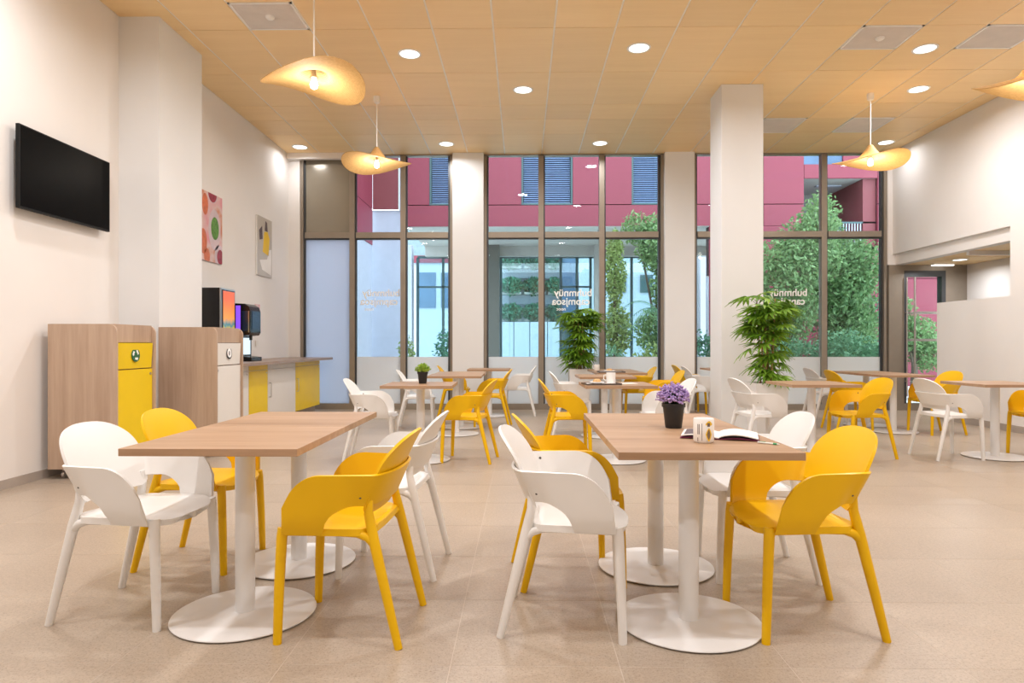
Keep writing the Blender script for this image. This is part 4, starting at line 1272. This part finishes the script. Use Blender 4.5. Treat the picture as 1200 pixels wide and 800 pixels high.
shrub('low lime shrub at the foot of the middle window, right', (3.0, 14.4, -.15), (.8, .4, .75), 1700, .06, 'tree_lime', 41)
shrub('low teal shrub between the lime shrub and the pier', (1.9, 14.2, -.15), (.40, .35, .72), 900, .055, 'tree_teal', 42)
shrub('small dark shrub outside beside the column', (4.1, 15, -.15), (.5, .4, .9), 1100, .06, 'hedge_dark', 43)
shrub('dark potted shrub outside the left window', (-1.95, 16.5, -.15), (.32, .3, .95), 900, .055, 'hedge_dark', 44)
shrub('pale shrub outside beside the left window mullion', (-2.65, 15.0, -.15), (.25, .25, .85), 700, .055, 'tree_lime', 45)
for i, (a, b) in enumerate(((586, 612), (613, 640), (641, 657))):  # greenery of the glass reflection, built as solid hedges behind it
    for j, (z0, z1) in enumerate(((316, 296), (346, 327), (377, 357))):
        rnd = random.Random(100 + i * 5 + j)
        o = thing('reflected_hedge', 'dark hedge on the %s balcony reflected in the shopfront, %s stretch' % (('top', 'middle', 'ground')[j], ('left', 'middle', 'right')[i]), 'hedge', (tx((a + b) / 2), YT - .55, tz(z0)), 0, 'hedges on the reflected balconies')
        mb = MB(); leaf_cloud(mb, (0, 0, (tz(z1) - tz(z0)) * .5), ((tx(b) - tx(a)) * .56, .4, (tz(z1) - tz(z0)) * .58), 1300, .10, rnd)
        part('foliage', mb, 'hedge_dark', o)
        part('trough', MB().box(-(tx(b) - tx(a)) * .45, (tx(b) - tx(a)) * .45, -.15, .15, 0, .12), 'ext_grey', o)
tree('leafy_tree', 'small tree outside the lobby door', (9.15, 15.6, -.15), 1.3, [((0, 0, 1.5), (.6, .5, .5)), ((.4, .1, 1.1), (.5, .4, .5)), ((-.3, 0, 2.1), (.35, .3, .35))], 3600, .055, 'tree_green', 38, G)
# palm with arching fronds outside
pm = thing('outdoor_palm', 'feathery palm outside the middle window, right of the mullion', 'palm', (3.1, 14.9, -.15), 0, G)
part('trunk', MB().tube([(0, 0, 0), (.03, 0, 1.0), (0, 0, 2.0)], [.10, .08, .06], 8), 'bark', pm, smooth=True)
rnd = random.Random(9)
for k in range(13):
    a = 6.283 * k / 13 + rnd.uniform(-.2, .2); up = rnd.uniform(.3, 1.1); L_ = rnd.uniform(.8, 1.15)
    mb = MB(); pts = []
    for q in range(9):
        t = q / 8
        pts.append(Vector((math.cos(a) * L_ * t * .9, math.sin(a) * L_ * t * .9, 2.0 + up * L_ * t - 1.0 * L_ * t * t)))
    mb.tube(pts, [.012 * (1 - .8 * q / 8) for q in range(9)], 5)
    s = Vector((-math.sin(a), math.cos(a), 0))
    for q in range(1, 8):
        for f in (0, .5):
            p = pts[q].lerp(pts[q + 1], f); d = (pts[q + 1] - pts[q]).normalized()
            for sg in (-1, 1):
                e = p + (s * sg * .8 + d * .7 + Vector((0, 0, -.35))).normalized() * .26 * (1 - .35 * q / 8)
                mb.add([p - d * .012, p + d * .012, e + d * .002], [(0, 1, 2)])
    part('frond', mb, 'tree_teal', pm)
# slim white posts standing in for vertical tube lights, between the piers
for px_, lb in ((818, 'slim white post standing in for a tube light outside, left of the column'), (828, 'second slim white post standing in for a tube light outside, nearest the column')):
    o = thing('tube_light_standin', lb, 'post', ((px_ - 612) * 16 / 774, 16, -.15), 0, 'white posts outside')
    part('shaft', MB().tube([(0, 0, 0), (0, 0, 3.4 if px_ == 818 else 2.9)], .035, 10), 'ext_white', o, smooth=True)
    part('foot_plate', MB().box(-.1, .1, -.1, .1, 0, .02), 'ext_grey', o)
    part('cap', MB().lathe([(0, .03), (.03, .02), (.04, 0), (0, 0)], 12, (0, 0, 3.4 if px_ == 818 else 2.9)), 'ext_grey', o, weld=True)
